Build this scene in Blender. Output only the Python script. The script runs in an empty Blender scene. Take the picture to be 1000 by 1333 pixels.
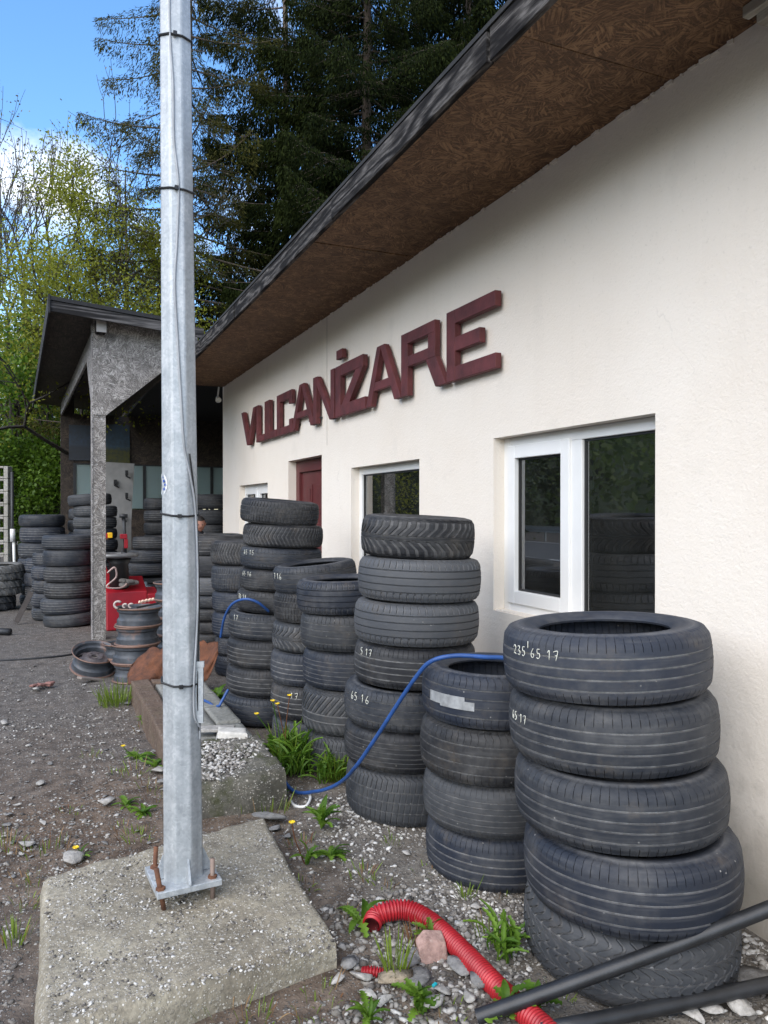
import bpy, math, random
import numpy as np
from mathutils import Vector, Matrix

# ------------------------------------------------------------------ camera, sky, sun, exposure
S = bpy.context.scene
COL = S.collection
CAM_H = 1.6
YAW = math.atan(0.44)                       # viewing direction turned towards the wall
FX, FY = math.sin(YAW), math.cos(YAW)       # forward in plan
RX, RY = FY, -FX                            # right in plan
F = 1000.0                                  # focal length in photo pixels
HOR = 662.0
cam_d = bpy.data.cameras.new('camera')
cam = bpy.data.objects.new('camera', cam_d)
COL.objects.link(cam)
cam.location = (0, 0, CAM_H)
cam.rotation_euler = (math.radians(90) - math.atan(4.5 / F), 0, -YAW)
cam_d.sensor_fit = 'VERTICAL'
cam_d.sensor_height = 36.0
cam_d.lens = 36.0 * F / 1333.0
cam_d.clip_start = 0.05
cam_d.clip_end = 3000
S.camera = cam

SUN_DIR = Vector((-0.70, -0.46, 0.53)).normalized()
SUN_EL = math.asin(SUN_DIR.z)
SUN_AZ = math.atan2(SUN_DIR.x, SUN_DIR.y)
world = bpy.data.worlds.new('World')
S.world = world
world.use_nodes = True
SKY_STRENGTH = 0.15
CLOUD = 5.2
sun_d = bpy.data.lights.new('sun', 'SUN')
sun_d.energy = 2.0
sun_d.angle = math.radians(78)
sun_d.color = (1.0, 0.925, 0.82)
sun = bpy.data.objects.new('sun', sun_d)
COL.objects.link(sun)
sun.location = (-20, -12, 30)
sun.rotation_euler = SUN_DIR.to_track_quat('Z', 'Y').to_euler()
S.view_settings.view_transform = 'Standard'
S.view_settings.look = 'None'
S.view_settings.exposure = 1.36
S.view_settings.gamma = 1.0
S.view_settings.use_curve_mapping = False
S.cycles.max_bounces = 8
S.cycles.transparent_max_bounces = 12
S.cycles.use_denoising = True

# ------------------------------------------------------------------ helpers
rng = np.random.default_rng(7)
random.seed(7)

def P(px, D, z=0.0):
    u = (px - 500.0) / F
    return Vector((FX * D + RX * u * D, FY * D + RY * u * D, z))
def G(px, py, z=0.0):
    D = (CAM_H - z) / ((py - HOR) / F)
    return P(px, D, z)
def Z(py, D):
    return CAM_H - (py - HOR) / F * D
def onX(px, X):
    u = (px - 500.0) / F
    return X * (FY - FX * u) / (FX + FY * u)
def onY(px, Y):
    u = (px - 500.0) / F
    D = Y / (FY - FX * u)
    return (FX + FY * u) * D, D

def link(o, parent=None):
    COL.objects.link(o)
    if parent is not None:
        o.parent = parent
        o.matrix_parent_inverse = Matrix.Translation(-parent.location) if parent.type == 'EMPTY' and not parent.get('local') else Matrix.Identity(4)
    return o
def tag(o, label=None, cat=None, group=None, kind=None):
    if label: o['label'] = label
    if cat: o['category'] = cat
    if group: o['group'] = group
    if kind: o['kind'] = kind
    return o
def thing(name, label, cat, loc=(0, 0, 0), group=None, local=False):
    o = bpy.data.objects.new(name, None)
    o.empty_display_size = 0.1
    COL.objects.link(o)
    o.location = loc
    if local: o['local'] = 1
    return tag(o, label, cat, group)

def np_mesh(name, V, Fa, mat=None, smooth=False, attrs=None):
    V = np.asarray(V, dtype=np.float32).reshape(-1, 3)
    Fa = np.asarray(Fa, dtype=np.int32)
    k = Fa.shape[1]
    me = bpy.data.meshes.new(name)
    me.vertices.add(len(V)); me.vertices.foreach_set('co', V.ravel())
    me.loops.add(Fa.size); me.loops.foreach_set('vertex_index', Fa.ravel())
    me.polygons.add(len(Fa))
    me.polygons.foreach_set('loop_start', np.arange(0, Fa.size, k, dtype=np.int32))
    if smooth: me.polygons.foreach_set('use_smooth', np.ones(len(Fa), dtype=bool))
    me.update(calc_edges=True)
    if attrs:
        for an, av in attrs.items():
            a = me.attributes.new(an, 'FLOAT', 'POINT')
            a.data.foreach_set('value', np.asarray(av, dtype=np.float32))
    if mat: me.materials.append(mat)
    return me
def obj(name, me, parent=None):
    return link(bpy.data.objects.new(name, me), parent)

class MB:
    def __init__(s): s.v = []; s.f = []
    def add(s, vs, fs):
        b = len(s.v); s.v += [tuple(x) for x in vs]; s.f += [tuple(i + b for i in q) for q in fs]; return s
    def box(s, c, d, rz=0, M=None):
        x, y, z = d[0] / 2, d[1] / 2, d[2] / 2
        vs = [Vector((a * x, b * y, e * z)) for a in (-1, 1) for b in (-1, 1) for e in (-1, 1)]
        R = M if M is not None else Matrix.Rotation(rz, 3, 'Z')
        vs = [R @ v + Vector(c) for v in vs]
        return s.add(vs, [(0, 1, 3, 2), (4, 6, 7, 5), (0, 4, 5, 1), (2, 3, 7, 6), (0, 2, 6, 4), (1, 5, 7, 3)])
    def bbox(s, a, b):
        return s.box([(a[i] + b[i]) / 2 for i in range(3)], [abs(b[i] - a[i]) for i in range(3)])
    def prism(s, poly, ext):       # poly: list of 3D points, ext: extrusion vector
        n = len(poly); e = Vector(ext)
        vs = [Vector(p) for p in poly] + [Vector(p) + e for p in poly]
        fs = [tuple(range(n)), tuple(range(2 * n - 1, n - 1, -1))] + [(i, i + n, (i + 1) % n + n, (i + 1) % n) for i in range(n)]
        return s.add(vs, fs)
    def tube(s, pts, r, n=8, cap=True):
        pts = [Vector(p) for p in pts]
        rs = r if hasattr(r, '__len__') else [r] * len(pts)
        b = len(s.v); up = None
        for i, p in enumerate(pts):
            t = (pts[min(i + 1, len(pts) - 1)] - pts[max(i - 1, 0)]).normalized()
            if up is None:
                up = t.orthogonal().normalized()
            up = (up - t * up.dot(t)).normalized()
            w = t.cross(up)
            for k in range(n):
                a = 2 * math.pi * k / n
                s.v.append(tuple(p + (up * math.cos(a) + w * math.sin(a)) * rs[i]))
        for i in range(len(pts) - 1):
            for k in range(n):
                k2 = (k + 1) % n
                s.f.append((b + i * n + k, b + i * n + k2, b + (i + 1) * n + k2, b + (i + 1) * n + k))
        if cap:
            s.f.append(tuple(b + k for k in range(n))[::-1])
            s.f.append(tuple(b + (len(pts) - 1) * n + k for k in range(n)))
        return s
    def lathe(s, prof, n=32, M=None, closed=False):
        b = len(s.v); M = M or Matrix.Identity(4)
        for k in range(n):
            a = 2 * math.pi * k / n
            for (r, z) in prof:
                s.v.append(tuple(M @ Vector((r * math.cos(a), r * math.sin(a), z))))
        m = len(prof)
        for k in range(n):
            k2 = (k + 1) % n
            for j in range(m if closed else m - 1):
                j2 = (j + 1) % m
                s.f.append((b + k * m + j, b + k2 * m + j, b + k2 * m + j2, b + k * m + j2))
        return s
    def mesh(s, name, mat, smooth=False, bevel=0):
        me = bpy.data.meshes.new(name)
        me.from_pydata(s.v, [], s.f)
        if smooth: me.polygons.foreach_set('use_smooth', np.ones(len(me.polygons), dtype=bool))
        me.update()
        if mat: me.materials.append(mat)
        return me
    def build(s, name, mat, parent=None, smooth=False, bevel=0):
        o = obj(name, s.mesh(name, mat, smooth), parent)
        if bevel:
            m = o.modifiers.new('bevel', 'BEVEL'); m.width = bevel; m.segments = 2; m.limit_method = 'ANGLE'
        return o

def spline(pts, n=12):
    pts = [Vector(p) for p in pts]
    out = []
    for i in range(len(pts) - 1):
        p0, p1, p2, p3 = pts[max(i - 1, 0)], pts[i], pts[i + 1], pts[min(i + 2, len(pts) - 1)]
        for k in range(n):
            t = k / n
            out.append(0.5 * ((2 * p1) + (p2 - p0) * t + (2 * p0 - 5 * p1 + 4 * p2 - p3) * t * t + (3 * p1 - p0 - 3 * p2 + p3) * t ** 3))
    out.append(pts[-1])
    return out

def vnoise(x, y, seed=0):      # smooth value noise on numpy arrays
    xi = np.floor(x).astype(np.int64); yi = np.floor(y).astype(np.int64)
    xf = x - xi; yf = y - yi
    def h(a, b):
        n = (a * 374761393 + b * 668265263 + seed * 69069) & 0x7fffffff
        n = ((n ^ (n >> 13)) * 1274126177) & 0x7fffffff
        return ((n ^ (n >> 16)) & 0xffff) / 65535.0
    u = xf * xf * (3 - 2 * xf); v = yf * yf * (3 - 2 * yf)
    return (h(xi, yi) * (1 - u) + h(xi + 1, yi) * u) * (1 - v) + (h(xi, yi + 1) * (1 - u) + h(xi + 1, yi + 1) * u) * v
def fbm(x, y, seed=0, o=4):
    t = 0; a = 0.5
    for i in range(o):
        t = t + a * vnoise(x * 2 ** i, y * 2 ** i, seed + i); a *= 0.5
    return t

# ------------------------------------------------------------------ materials
def nodes(name):
    m = bpy.data.materials.new(name); m.use_nodes = True
    nt = m.node_tree
    return m, nt, nt.nodes['Principled BSDF']
def nd(nt, typ, ins=None, **props):
    n = nt.nodes.new(typ)
    for k, v in props.items(): setattr(n, k, v)
    for k, v in (ins or {}).items():
        s = n.inputs[k]
        if isinstance(v, bpy.types.NodeSocket): nt.links.new(v, s)
        else: s.default_value = v
    return n
def c4(c): return (c[0], c[1], c[2], 1.0)
def ramp(nt, fac, stops, interp='LINEAR'):
    r = nd(nt, 'ShaderNodeValToRGB', {'Fac': fac})
    r.color_ramp.interpolation = interp
    e = r.color_ramp.elements
    while len(e) < len(stops): e.new(0.5)
    for i, (p, c) in enumerate(stops):
        e[i].position = p
        e[i].color = c4(c) if hasattr(c, '__len__') else (c, c, c, 1)
    return r.outputs['Color']
def mix(nt, fac, a, b, mode='MIX'):
    n = nt.nodes.new('ShaderNodeMix'); n.data_type = 'RGBA'; n.blend_type = mode
    for s, v in ((n.inputs[0], fac), (n.inputs[6], a), (n.inputs[7], b)):
        if isinstance(v, bpy.types.NodeSocket): nt.links.new(v, s)
        else: s.default_value = v if not (hasattr(v, '__len__') and len(v) == 3) else c4(v)
    return n.outputs[2]
def mth(nt, op, a, b=0.0, clamp=False):
    n = nt.nodes.new('ShaderNodeMath'); n.operation = op; n.use_clamp = clamp
    for s, v in ((n.inputs[0], a), (n.inputs[1], b)):
        if isinstance(v, bpy.types.NodeSocket): nt.links.new(v, s)
        else: s.default_value = v
    return n.outputs[0]
def noise(nt, vec, scale, detail=4, rough=0.55, dist=0.0):
    return nd(nt, 'ShaderNodeTexNoise', {'Vector': vec, 'Scale': scale, 'Detail': detail, 'Roughness': rough, 'Distortion': dist}).outputs['Fac']
def coord(nt, kind='Object', scale=(1, 1, 1), rot=(0, 0, 0)):
    t = nd(nt, 'ShaderNodeTexCoord')
    return nd(nt, 'ShaderNodeMapping', {'Vector': t.outputs[kind], 'Scale': scale, 'Rotation': rot}).outputs[0]
def pos(nt, scale=(1, 1, 1), rot=(0, 0, 0)):
    t = nd(nt, 'ShaderNodeNewGeometry')
    return nd(nt, 'ShaderNodeMapping', {'Vector': t.outputs['Position'], 'Scale': scale, 'Rotation': rot}).outputs[0]
def bump(nt, b, h, strength=0.3, dist=0.01, prev=None):
    ins = {'Height': h, 'Strength': strength, 'Distance': dist}
    if prev is not None: ins['Normal'] = prev
    n = nd(nt, 'ShaderNodeBump', ins)
    nt.links.new(n.outputs[0], b.inputs['Normal'])
    return n.outputs[0]
def setc(nt, b, c):
    if isinstance(c, bpy.types.NodeSocket): nt.links.new(c, b.inputs['Base Color'])
    else: b.inputs['Base Color'].default_value = c4(c)
def simple(name, c, rough=0.6, metal=0.0, var=0.25, scale=8.0, bmp=0.0, c2=None, spec=0.5):
    m, nt, b = nodes(name)
    v = coord(nt)
    f = noise(nt, v, scale, 5)
    f = ramp(nt, f, [(0.3, 0.0), (0.7, 1.0)])
    ca = tuple(x * (1 - var) for x in c); cb = c2 or tuple(min(1, x * (1 + var)) for x in c)
    setc(nt, b, mix(nt, f, ca, cb))
    b.inputs['Roughness'].default_value = rough
    b.inputs['Metallic'].default_value = metal
    b.inputs['Specular IOR Level'].default_value = spec
    if bmp: bump(nt, b, noise(nt, v, scale * 8, 4), bmp, 0.004)
    return m

def mat_plaster():
    m, nt, b = nodes('cream_plaster')
    v = pos(nt)
    big = noise(nt, v, 0.9, 3)
    streak = noise(nt, pos(nt, (3.0, 9.0, 0.35)), 1.0, 4, 0.6)
    fine = noise(nt, v, 60, 3)
    c = mix(nt, ramp(nt, big, [(0.3, 0.0), (0.7, 1.0)]), (0.745, 0.670, 0.578), (0.79, 0.728, 0.645))
    c = mix(nt, ramp(nt, streak, [(0.55, 0.0), (0.8, 0.07)]), c, (0.50, 0.45, 0.38))
    c = mix(nt, ramp(nt, fine, [(0.62, 0.0), (0.8, 0.3)]), c, (0.45, 0.41, 0.35))
    # damp, dirty foot of the wall
    sep = nd(nt, 'ShaderNodeSeparateXYZ', {'Vector': nd(nt, 'ShaderNodeNewGeometry').outputs['Position']})
    zz = mth(nt, 'ADD', sep.outputs['Z'], mth(nt, 'MULTIPLY', noise(nt, v, 5, 4), -0.35))
    c = mix(nt, ramp(nt, zz, [(0.0, 0.8), (0.30, 0.0)]), c, (0.30, 0.265, 0.215))
    c = mix(nt, mth(nt, 'MULTIPLY', ramp(nt, sep.outputs['Z'], [(0.25, 1.0), (0.9, 0.0)]), ramp(nt, noise(nt, v, 11, 6, .7), [(0.5, 0.0), (0.66, .5)])), c, (0.36, 0.325, 0.27))
    sm = noise(nt, pos(nt, (1, 1.6, 1.1)), 1.7, 5, .6)
    c = mix(nt, ramp(nt, sm, [(0.60, 0.0), (0.72, .16)]), c, (0.46, 0.43, 0.38))
    hl = nd(nt, 'ShaderNodeTexVoronoi', {'Vector': nd(nt, 'ShaderNodeVectorMath', {0: pos(nt), 1: nd(nt, 'ShaderNodeVectorMath', {0: nd(nt, 'ShaderNodeTexNoise', {'Vector': pos(nt), 'Scale': 2.5, 'Detail': 5.0}).outputs['Color'], 1: (.5, .5, .5)}, operation='MULTIPLY').outputs[0]}, operation='ADD').outputs[0], 'Scale': 0.8}, feature='DISTANCE_TO_EDGE')
    c = mix(nt, mth(nt, 'MULTIPLY', ramp(nt, hl.outputs['Distance'], [(0.0, .22), (0.0022, 0.0)]), ramp(nt, big, [(.60, 0.0), (.66, 1.0)])), c, (0.28, 0.25, 0.21))
    setc(nt, b, c)
    b.inputs['Roughness'].default_value = 0.9
    b.inputs['Specular IOR Level'].default_value = 0.2
    p = bump(nt, b, noise(nt, v, 2.2, 2), 0.35, 0.02)
    p = bump(nt, b, noise(nt, v, 90, 4, 0.6), 0.55, 0.004, p)
    bump(nt, b, noise(nt, pos(nt, (1, 1, 2.0)), 22, 4, .6), 0.25, 0.007, p)
    return m
def mat_osb(name, c1, c2, c3, axes='xy', sc=1.0, rough=0.75, bm=0.5):
    m, nt, b = nodes(name)
    rot = {'xy': (0, 0, 0), 'xz': (math.radians(90), 0, 0), 'yz': (0, math.radians(90), 0)}[axes]
    v = pos(nt, (1, 1, 1), rot)
    cols = None; hs = None
    for k, (sca, off) in enumerate(((7, 0.0), (11, 3.7), (5, 8.1))):
        vv = nd(nt, 'ShaderNodeVectorMath', {0: v, 1: (off, off * 1.3, 0)}, operation='ADD').outputs[0]
        w = nd(nt, 'ShaderNodeTexNoise', {'Vector': vv, 'Scale': 9.0 * sc, 'Detail': 2.0})
        wv = nd(nt, 'ShaderNodeVectorMath', {0: vv, 1: nd(nt, 'ShaderNodeVectorMath', {0: w.outputs['Color'], 1: (0.05, 0.05, 0)}, operation='MULTIPLY').outputs[0]}, operation='ADD').outputs[0]
        vo = nd(nt, 'ShaderNodeTexVoronoi', {'Vector': wv, 'Scale': sca * sc})
        s = nd(nt, 'ShaderNodeSeparateXYZ', {'Vector': vo.outputs['Color']})
        ang = mth(nt, 'MULTIPLY', s.outputs['X'], 6.28)
        rt = nd(nt, 'ShaderNodeVectorRotate', {'Vector': vv, 'Angle': ang}, rotation_type='Z_AXIS').outputs[0]
        st = nd(nt, 'ShaderNodeMapping', {'Vector': rt, 'Scale': (5.5 * sc, 62 * sc, 1)}).outputs[0]
        f = ramp(nt, noise(nt, st, 1.0, 2, 0.5), [(0.36, 0.0), (0.66, 1.0)])
        f = mth(nt, 'MULTIPLY', f, mth(nt, 'ADD', mth(nt, 'MULTIPLY', s.outputs['Y'], 0.6), 0.4))
        cols = f if cols is None else mth(nt, 'MAXIMUM' if k == 1 else 'ADD', cols, f if k == 1 else mth(nt, 'MULTIPLY', f, 0.35))
    f = mth(nt, 'MULTIPLY', cols, 0.85)
    c = ramp(nt, f, [(0.12, c1), (0.42, c2), (0.85, c3)])
    big = noise(nt, v, 1.6, 3)
    c = mix(nt, ramp(nt, big, [(0.40, 0.0), (0.8, 0.45)]), c, c1)
    setc(nt, b, c)
    b.inputs['Roughness'].default_value = rough
    bump(nt, b, f, bm, 0.006)
    return m
def mat_wood(name, c1, c2, axis='y', rough=0.8, sc=1.0):
    m, nt, b = nodes(name)
    s = {'x': (1.2, 26, 26), 'y': (38, 4.5, 38), 'z': (26, 26, 1.2)}[axis]
    s = tuple(x * sc for x in s)
    v = pos(nt, s)
    d = noise(nt, pos(nt, tuple(x * 0.12 for x in s)), 1.0, 3)
    w = mth(nt, 'SINE', mth(nt, 'MULTIPLY', mth(nt, 'ADD', mth(nt, 'MULTIPLY', d, 9.0), mth(nt, 'MULTIPLY', noise(nt, v, 0.5, 3), 1.6)), 6.28))
    g = noise(nt, v, 2.5, 4, 0.65)
    f = mth(nt, 'ADD', mth(nt, 'MULTIPLY', w, 0.2), mth(nt, 'ADD', mth(nt, 'MULTIPLY', g, 0.7), 0.1))
    c = ramp(nt, f, [(0.30, c1), (0.56, tuple((p * 3 + q) / 4 for p, q in zip(c1, c2))), (0.80, c2)])
    setc(nt, b, c)
    b.inputs['Specular IOR Level'].default_value = 0.15
    b.inputs['Roughness'].default_value = rough
    bump(nt, b, f, 0.6, 0.004)
    return m
def mat_tyre():
    m, nt, b = nodes('tyre_rubber')
    v = coord(nt)
    oi = nd(nt, 'ShaderNodeObjectInfo')
    at = nd(nt, 'ShaderNodeAttribute', attribute_name='tone_mix')
    vr = nd(nt, 'ShaderNodeVectorMath', {0: v, 1: nd(nt, 'ShaderNodeCombineXYZ', {0: mth(nt, 'MULTIPLY', oi.outputs['Random'], 40), 1: 0.0, 2: 0.0}).outputs[0]}, operation='ADD').outputs[0]
    n1 = noise(nt, vr, 3.5, 5, 0.62)
    n2 = noise(nt, vr, 28, 4, 0.6)
    n3 = noise(nt, nd(nt, 'ShaderNodeMapping', {'Vector': vr, 'Scale': (1, 1, 14)}).outputs[0], 5, 3)
    base = oi.outputs['Color']
    dirt = (0.115, 0.113, 0.11)
    f = mth(nt, 'MULTIPLY', ramp(nt, n1, [(0.42, 0.0), (0.72, 0.6)]), ramp(nt, n2, [(0.3, 0.3), (0.7, 1.0)]))
    c = mix(nt, f, base, dirt)
    c = mix(nt, ramp(nt, n3, [(0.5, 0.0), (0.75, 0.22)]), c, (0.13, 0.13, 0.13))
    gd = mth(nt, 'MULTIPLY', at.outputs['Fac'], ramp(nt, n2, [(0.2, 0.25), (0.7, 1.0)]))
    c = mix(nt, gd, c, (0.36, 0.355, 0.35))  # paler grey along the tread grooves, lateral cuts and shoulder rings
    mud = mth(nt, 'MULTIPLY', ramp(nt, noise(nt, nd(nt, 'ShaderNodeMapping', {'Vector': vr, 'Location': (7, 3, 1)}).outputs[0], 5.5, 6, .68), [(0.56, 0.0), (0.72, 0.45)]), ramp(nt, noise(nt, vr, 55, 3), [(.35, .2), (.6, 1.0)]))
    c = mix(nt, mud, c, (0.115, 0.092, 0.068))
    sp = nd(nt, 'ShaderNodeTexVoronoi', {'Vector': vr, 'Scale': 26.0})
    c = mix(nt, ramp(nt, sp.outputs['Distance'], [(0.05, 0.8), (0.085, 0.0)]), c, mix(nt, ramp(nt, noise(nt, vr, 6, 2), [(0.52, 0.0), (0.6, 1.0)]), c, (0.34, 0.33, 0.31)))
    setc(nt, b, c)
    b.inputs['Specular IOR Level'].default_value = 0.4
    nt.links.new(ramp(nt, n1, [(0.3, 0.52), (0.75, 0.8)]), b.inputs['Roughness'])
    p = bump(nt, b, n2, 0.25, 0.004)
    bump(nt, b, noise(nt, vr, 140, 3), 0.22, 0.0025, p)
    return m
def mat_concrete(name, c1, c2, peb=1.0, moss=0.0, cover=0.44):
    m, nt, b = nodes(name)
    v = pos(nt)
    n1 = noise(nt, v, 3.0, 5, 0.6); n2 = noise(nt, v, 45, 4, 0.65)
    c = mix(nt, ramp(nt, n1, [(0.35, 0.0), (0.68, 1.0)]), c1, c2)
    c = mix(nt, ramp(nt, n2, [(0.35, 0.55), (0.6, 0.0)]), c, tuple(x * 0.45 for x in c1))
    h = n2
    for sc, th in ((48, 0.33), (85, 0.36), (140, 0.38)):
        vo = nd(nt, 'ShaderNodeTexVoronoi', {'Vector': v, 'Scale': float(sc), 'Randomness': 1.0})
        s = nd(nt, 'ShaderNodeSeparateXYZ', {'Vector': vo.outputs['Color']})
        mask = mth(nt, 'MULTIPLY', ramp(nt, vo.outputs['Distance'], [(th - 0.06, 1.0), (th, 0.0)]), mth(nt, 'MULTIPLY', ramp(nt, s.outputs['X'], [(0.52, 0.0), (0.56, peb)]), ramp(nt, noise(nt, v, 5 + sc * .04, 4, .6), [(cover, 0.0), (cover + 0.12, 1.0)])))
        c = mix(nt, mask, c, ramp(nt, s.outputs['Y'], [(0.0, (0.20, 0.18, 0.15)), (0.5, (0.42, 0.39, 0.33)), (1.0, (0.66, 0.63, 0.57))]))
        h = mth(nt, 'ADD', h, mth(nt, 'MULTIPLY', mask, 0.8))
    if moss:
        c = mix(nt, mth(nt, 'MULTIPLY', ramp(nt, noise(nt, v, 6, 5, 0.65), [(0.5, 0.0), (0.64, 1.0)]), moss), c, (0.05, 0.055, 0.02))
    setc(nt, b, c)
    b.inputs['Roughness'].default_value = 0.9
    b.inputs['Specular IOR Level'].default_value = 0.25
    p = bump(nt, b, h, 0.7, 0.007)
    bump(nt, b, noise(nt, v, 14, 4), 0.4, 0.02, p)
    return m
def mat_ground():
    m, nt, b = nodes('yard_ground')
    v = pos(nt)
    gw = nd(nt, 'ShaderNodeAttribute', attribute_name='gravel').outputs['Fac']
    dw = nd(nt, 'ShaderNodeAttribute', attribute_name='dirt').outputs['Fac']
    n1 = noise(nt, v, 0.9, 5, 0.6); n2 = noise(nt, v, 9, 5, 0.65); n3 = noise(nt, v, 60, 4, 0.6)
    asph = mix(nt, ramp(nt, n2, [(0.3, 0.0), (0.7, 1.0)]), (0.068, 0.060, 0.054), (0.165, 0.148, 0.133))
    dirt = mix(nt, ramp(nt, n2, [(0.35, 0.0), (0.65, 1.0)]), (0.065, 0.046, 0.033), (0.19, 0.138, 0.10))
    grav = mix(nt, ramp(nt, n2, [(0.35, 0.0), (0.65, 1.0)]), (0.11, 0.095, 0.078), (0.22, 0.20, 0.17))
    f1 = mth(nt, 'ADD', dw, mth(nt, 'MULTIPLY', mth(nt, 'SUBTRACT', n1, 0.5), 1.2), True)
    c = mix(nt, f1, asph, dirt)
    c = mix(nt, mth(nt, 'ADD', gw, mth(nt, 'MULTIPLY', mth(nt, 'SUBTRACT', n2, 0.5), 0.8), True), c, grav)
    h = n3
    for sc, thr, amt in ((38.0, 0.34, 0.50), (75.0, 0.36, 0.42), (130.0, 0.36, 0.35)):
        vo = nd(nt, 'ShaderNodeTexVoronoi', {'Vector': v, 'Scale': sc})
        s = nd(nt, 'ShaderNodeSeparateXYZ', {'Vector': vo.outputs['Color']})
        pick = ramp(nt, mth(nt, 'ADD', s.outputs['X'], mth(nt, 'MULTIPLY', gw, 0.18)), [(1 - amt - 0.02, 0.0), (1 - amt + 0.02, 1.0)])
        mask = mth(nt, 'MULTIPLY', ramp(nt, vo.outputs['Distance'], [(thr - 0.08, 1.0), (thr, 0.0)]), pick)
        pc = ramp(nt, s.outputs['Y'], [(0.0, (0.075, 0.07, 0.065)), (0.55, (0.19, 0.18, 0.165)), (1.0, (0.42, 0.40, 0.37))])
        c = mix(nt, mask, c, pc)
        h = mth(nt, 'ADD', h, mth(nt, 'MULTIPLY', mask, 0.9))
    setc(nt, b, c)
    b.inputs['Roughness'].default_value = 0.92
    b.inputs['Specular IOR Level'].default_value = 0.2
    p = bump(nt, b, h, 0.8, 0.010)
    bump(nt, b, n2, 0.5, 0.03, p)
    return m
def mat_galv():
    m, nt, b = nodes('galvanised_steel')
    v = pos(nt)
    w = nd(nt, 'ShaderNodeTexNoise', {'Vector': v, 'Scale': 30.0, 'Detail': 3.0})
    wv = nd(nt, 'ShaderNodeVectorMath', {0: v, 1: nd(nt, 'ShaderNodeVectorMath', {0: w.outputs['Color'], 1: (0.02, 0.02, 0.03)}, operation='MULTIPLY').outputs[0]}, operation='ADD').outputs[0]
    vo = nd(nt, 'ShaderNodeTexVoronoi', {'Vector': wv, 'Scale': 110.0})
    s = nd(nt, 'ShaderNodeSeparateXYZ', {'Vector': vo.outputs['Color']})
    st = noise(nt, pos(nt, (30, 30, 2.5)), 1.0, 4, 0.6)
    n2 = noise(nt, v, 14, 4, 0.6)
    f = mth(nt, 'ADD', mth(nt, 'MULTIPLY', s.outputs['X'], 0.16), mth(nt, 'ADD', mth(nt, 'MULTIPLY', st, 0.42), mth(nt, 'MULTIPLY', n2, 0.5)))
    c = ramp(nt, f, [(0.30, (0.27, 0.29, 0.305)), (0.55, (0.40, 0.425, 0.44)), (0.80, (0.58, 0.595, 0.60))])
    setc(nt, b, c)
    b.inputs['Metallic'].default_value = 0.35
    nt.links.new(ramp(nt, f, [(0.3, 0.42), (0.8, 0.62)]), b.inputs['Roughness'])
    bump(nt, b, f, 0.15, 0.003)
    return m
def mat_rust(name, ca=(0.10, 0.035, 0.018), cb=(0.30, 0.115, 0.05), sc=14):
    m, nt, b = nodes(name)
    v = pos(nt)
    n1 = noise(nt, v, sc, 5, 0.65); n2 = noise(nt, v, sc * 6, 4)
    c = ramp(nt, n1, [(0.3, ca), (0.7, cb)])
    c = mix(nt, ramp(nt, n2, [(0.55, 0.0), (0.75, 0.6)]), c, tuple(x * 0.4 for x in ca))
    setc(nt, b, c); b.inputs['Roughness'].default_value = 0.85
    bump(nt, b, n2, 0.4, 0.004)
    return m
def mat_rim():
    m, nt, b = nodes('wheel_steel')
    v = coord(nt)
    at = nd(nt, 'ShaderNodeAttribute', attribute_name='tone_mix').outputs['Fac']
    n1 = noise(nt, v, 9, 5, 0.6); n2 = noise(nt, v, 40, 3)
    c = mix(nt, ramp(nt, n1, [(0.35, 0.0), (0.7, 1.0)]), (0.036, 0.040, 0.047), (0.09, 0.10, 0.115))
    rust = mix(nt, n2, (0.13, 0.065, 0.042), (0.27, 0.16, 0.115))
    c = mix(nt, mth(nt, 'ADD', mth(nt, 'MULTIPLY', at, 0.85), mth(nt, 'MULTIPLY', ramp(nt, n1, [(0.58, 0.0), (0.72, 1.0)]), 0.7), True), c, rust)
    setc(nt, b, c); b.inputs['Roughness'].default_value = 0.55; b.inputs['Metallic'].default_value = 0.15
    bump(nt, b, n2, 0.25, 0.003)
    return m
def mat_leaf(name, ca, cb, trans=0.35, rough=0.5, spec=0.3):
    m, nt, b = nodes(name)
    t = nd(nt, 'ShaderNodeAttribute', attribute_name='tint').outputs['Fac']
    oi = nd(nt, 'ShaderNodeObjectInfo')
    c = mix(nt, t, ca, cb)
    setc(nt, b, c); b.inputs['Roughness'].default_value = rough
    b.inputs['Specular IOR Level'].default_value = spec
    tr = nd(nt, 'ShaderNodeBsdfTranslucent', {'Color': c})
    ms = nd(nt, 'ShaderNodeMixShader', {0: trans, 1: b.outputs[0], 2: tr.outputs[0]})
    nt.links.new(ms.outputs[0], nt.nodes['Material Output'].inputs['Surface'])
    return m
def mat_bark(name, ca, cb):
    m, nt, b = nodes(name)
    v = pos(nt, (9, 9, 2.2))
    f = noise(nt, v, 1.0, 5, 0.65)
    setc(nt, b, ramp(nt, f, [(0.3, ca), (0.7, cb)])); b.inputs['Roughness'].default_value = 0.9
    bump(nt, b, f, 0.7, 0.02)
    return m
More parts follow.
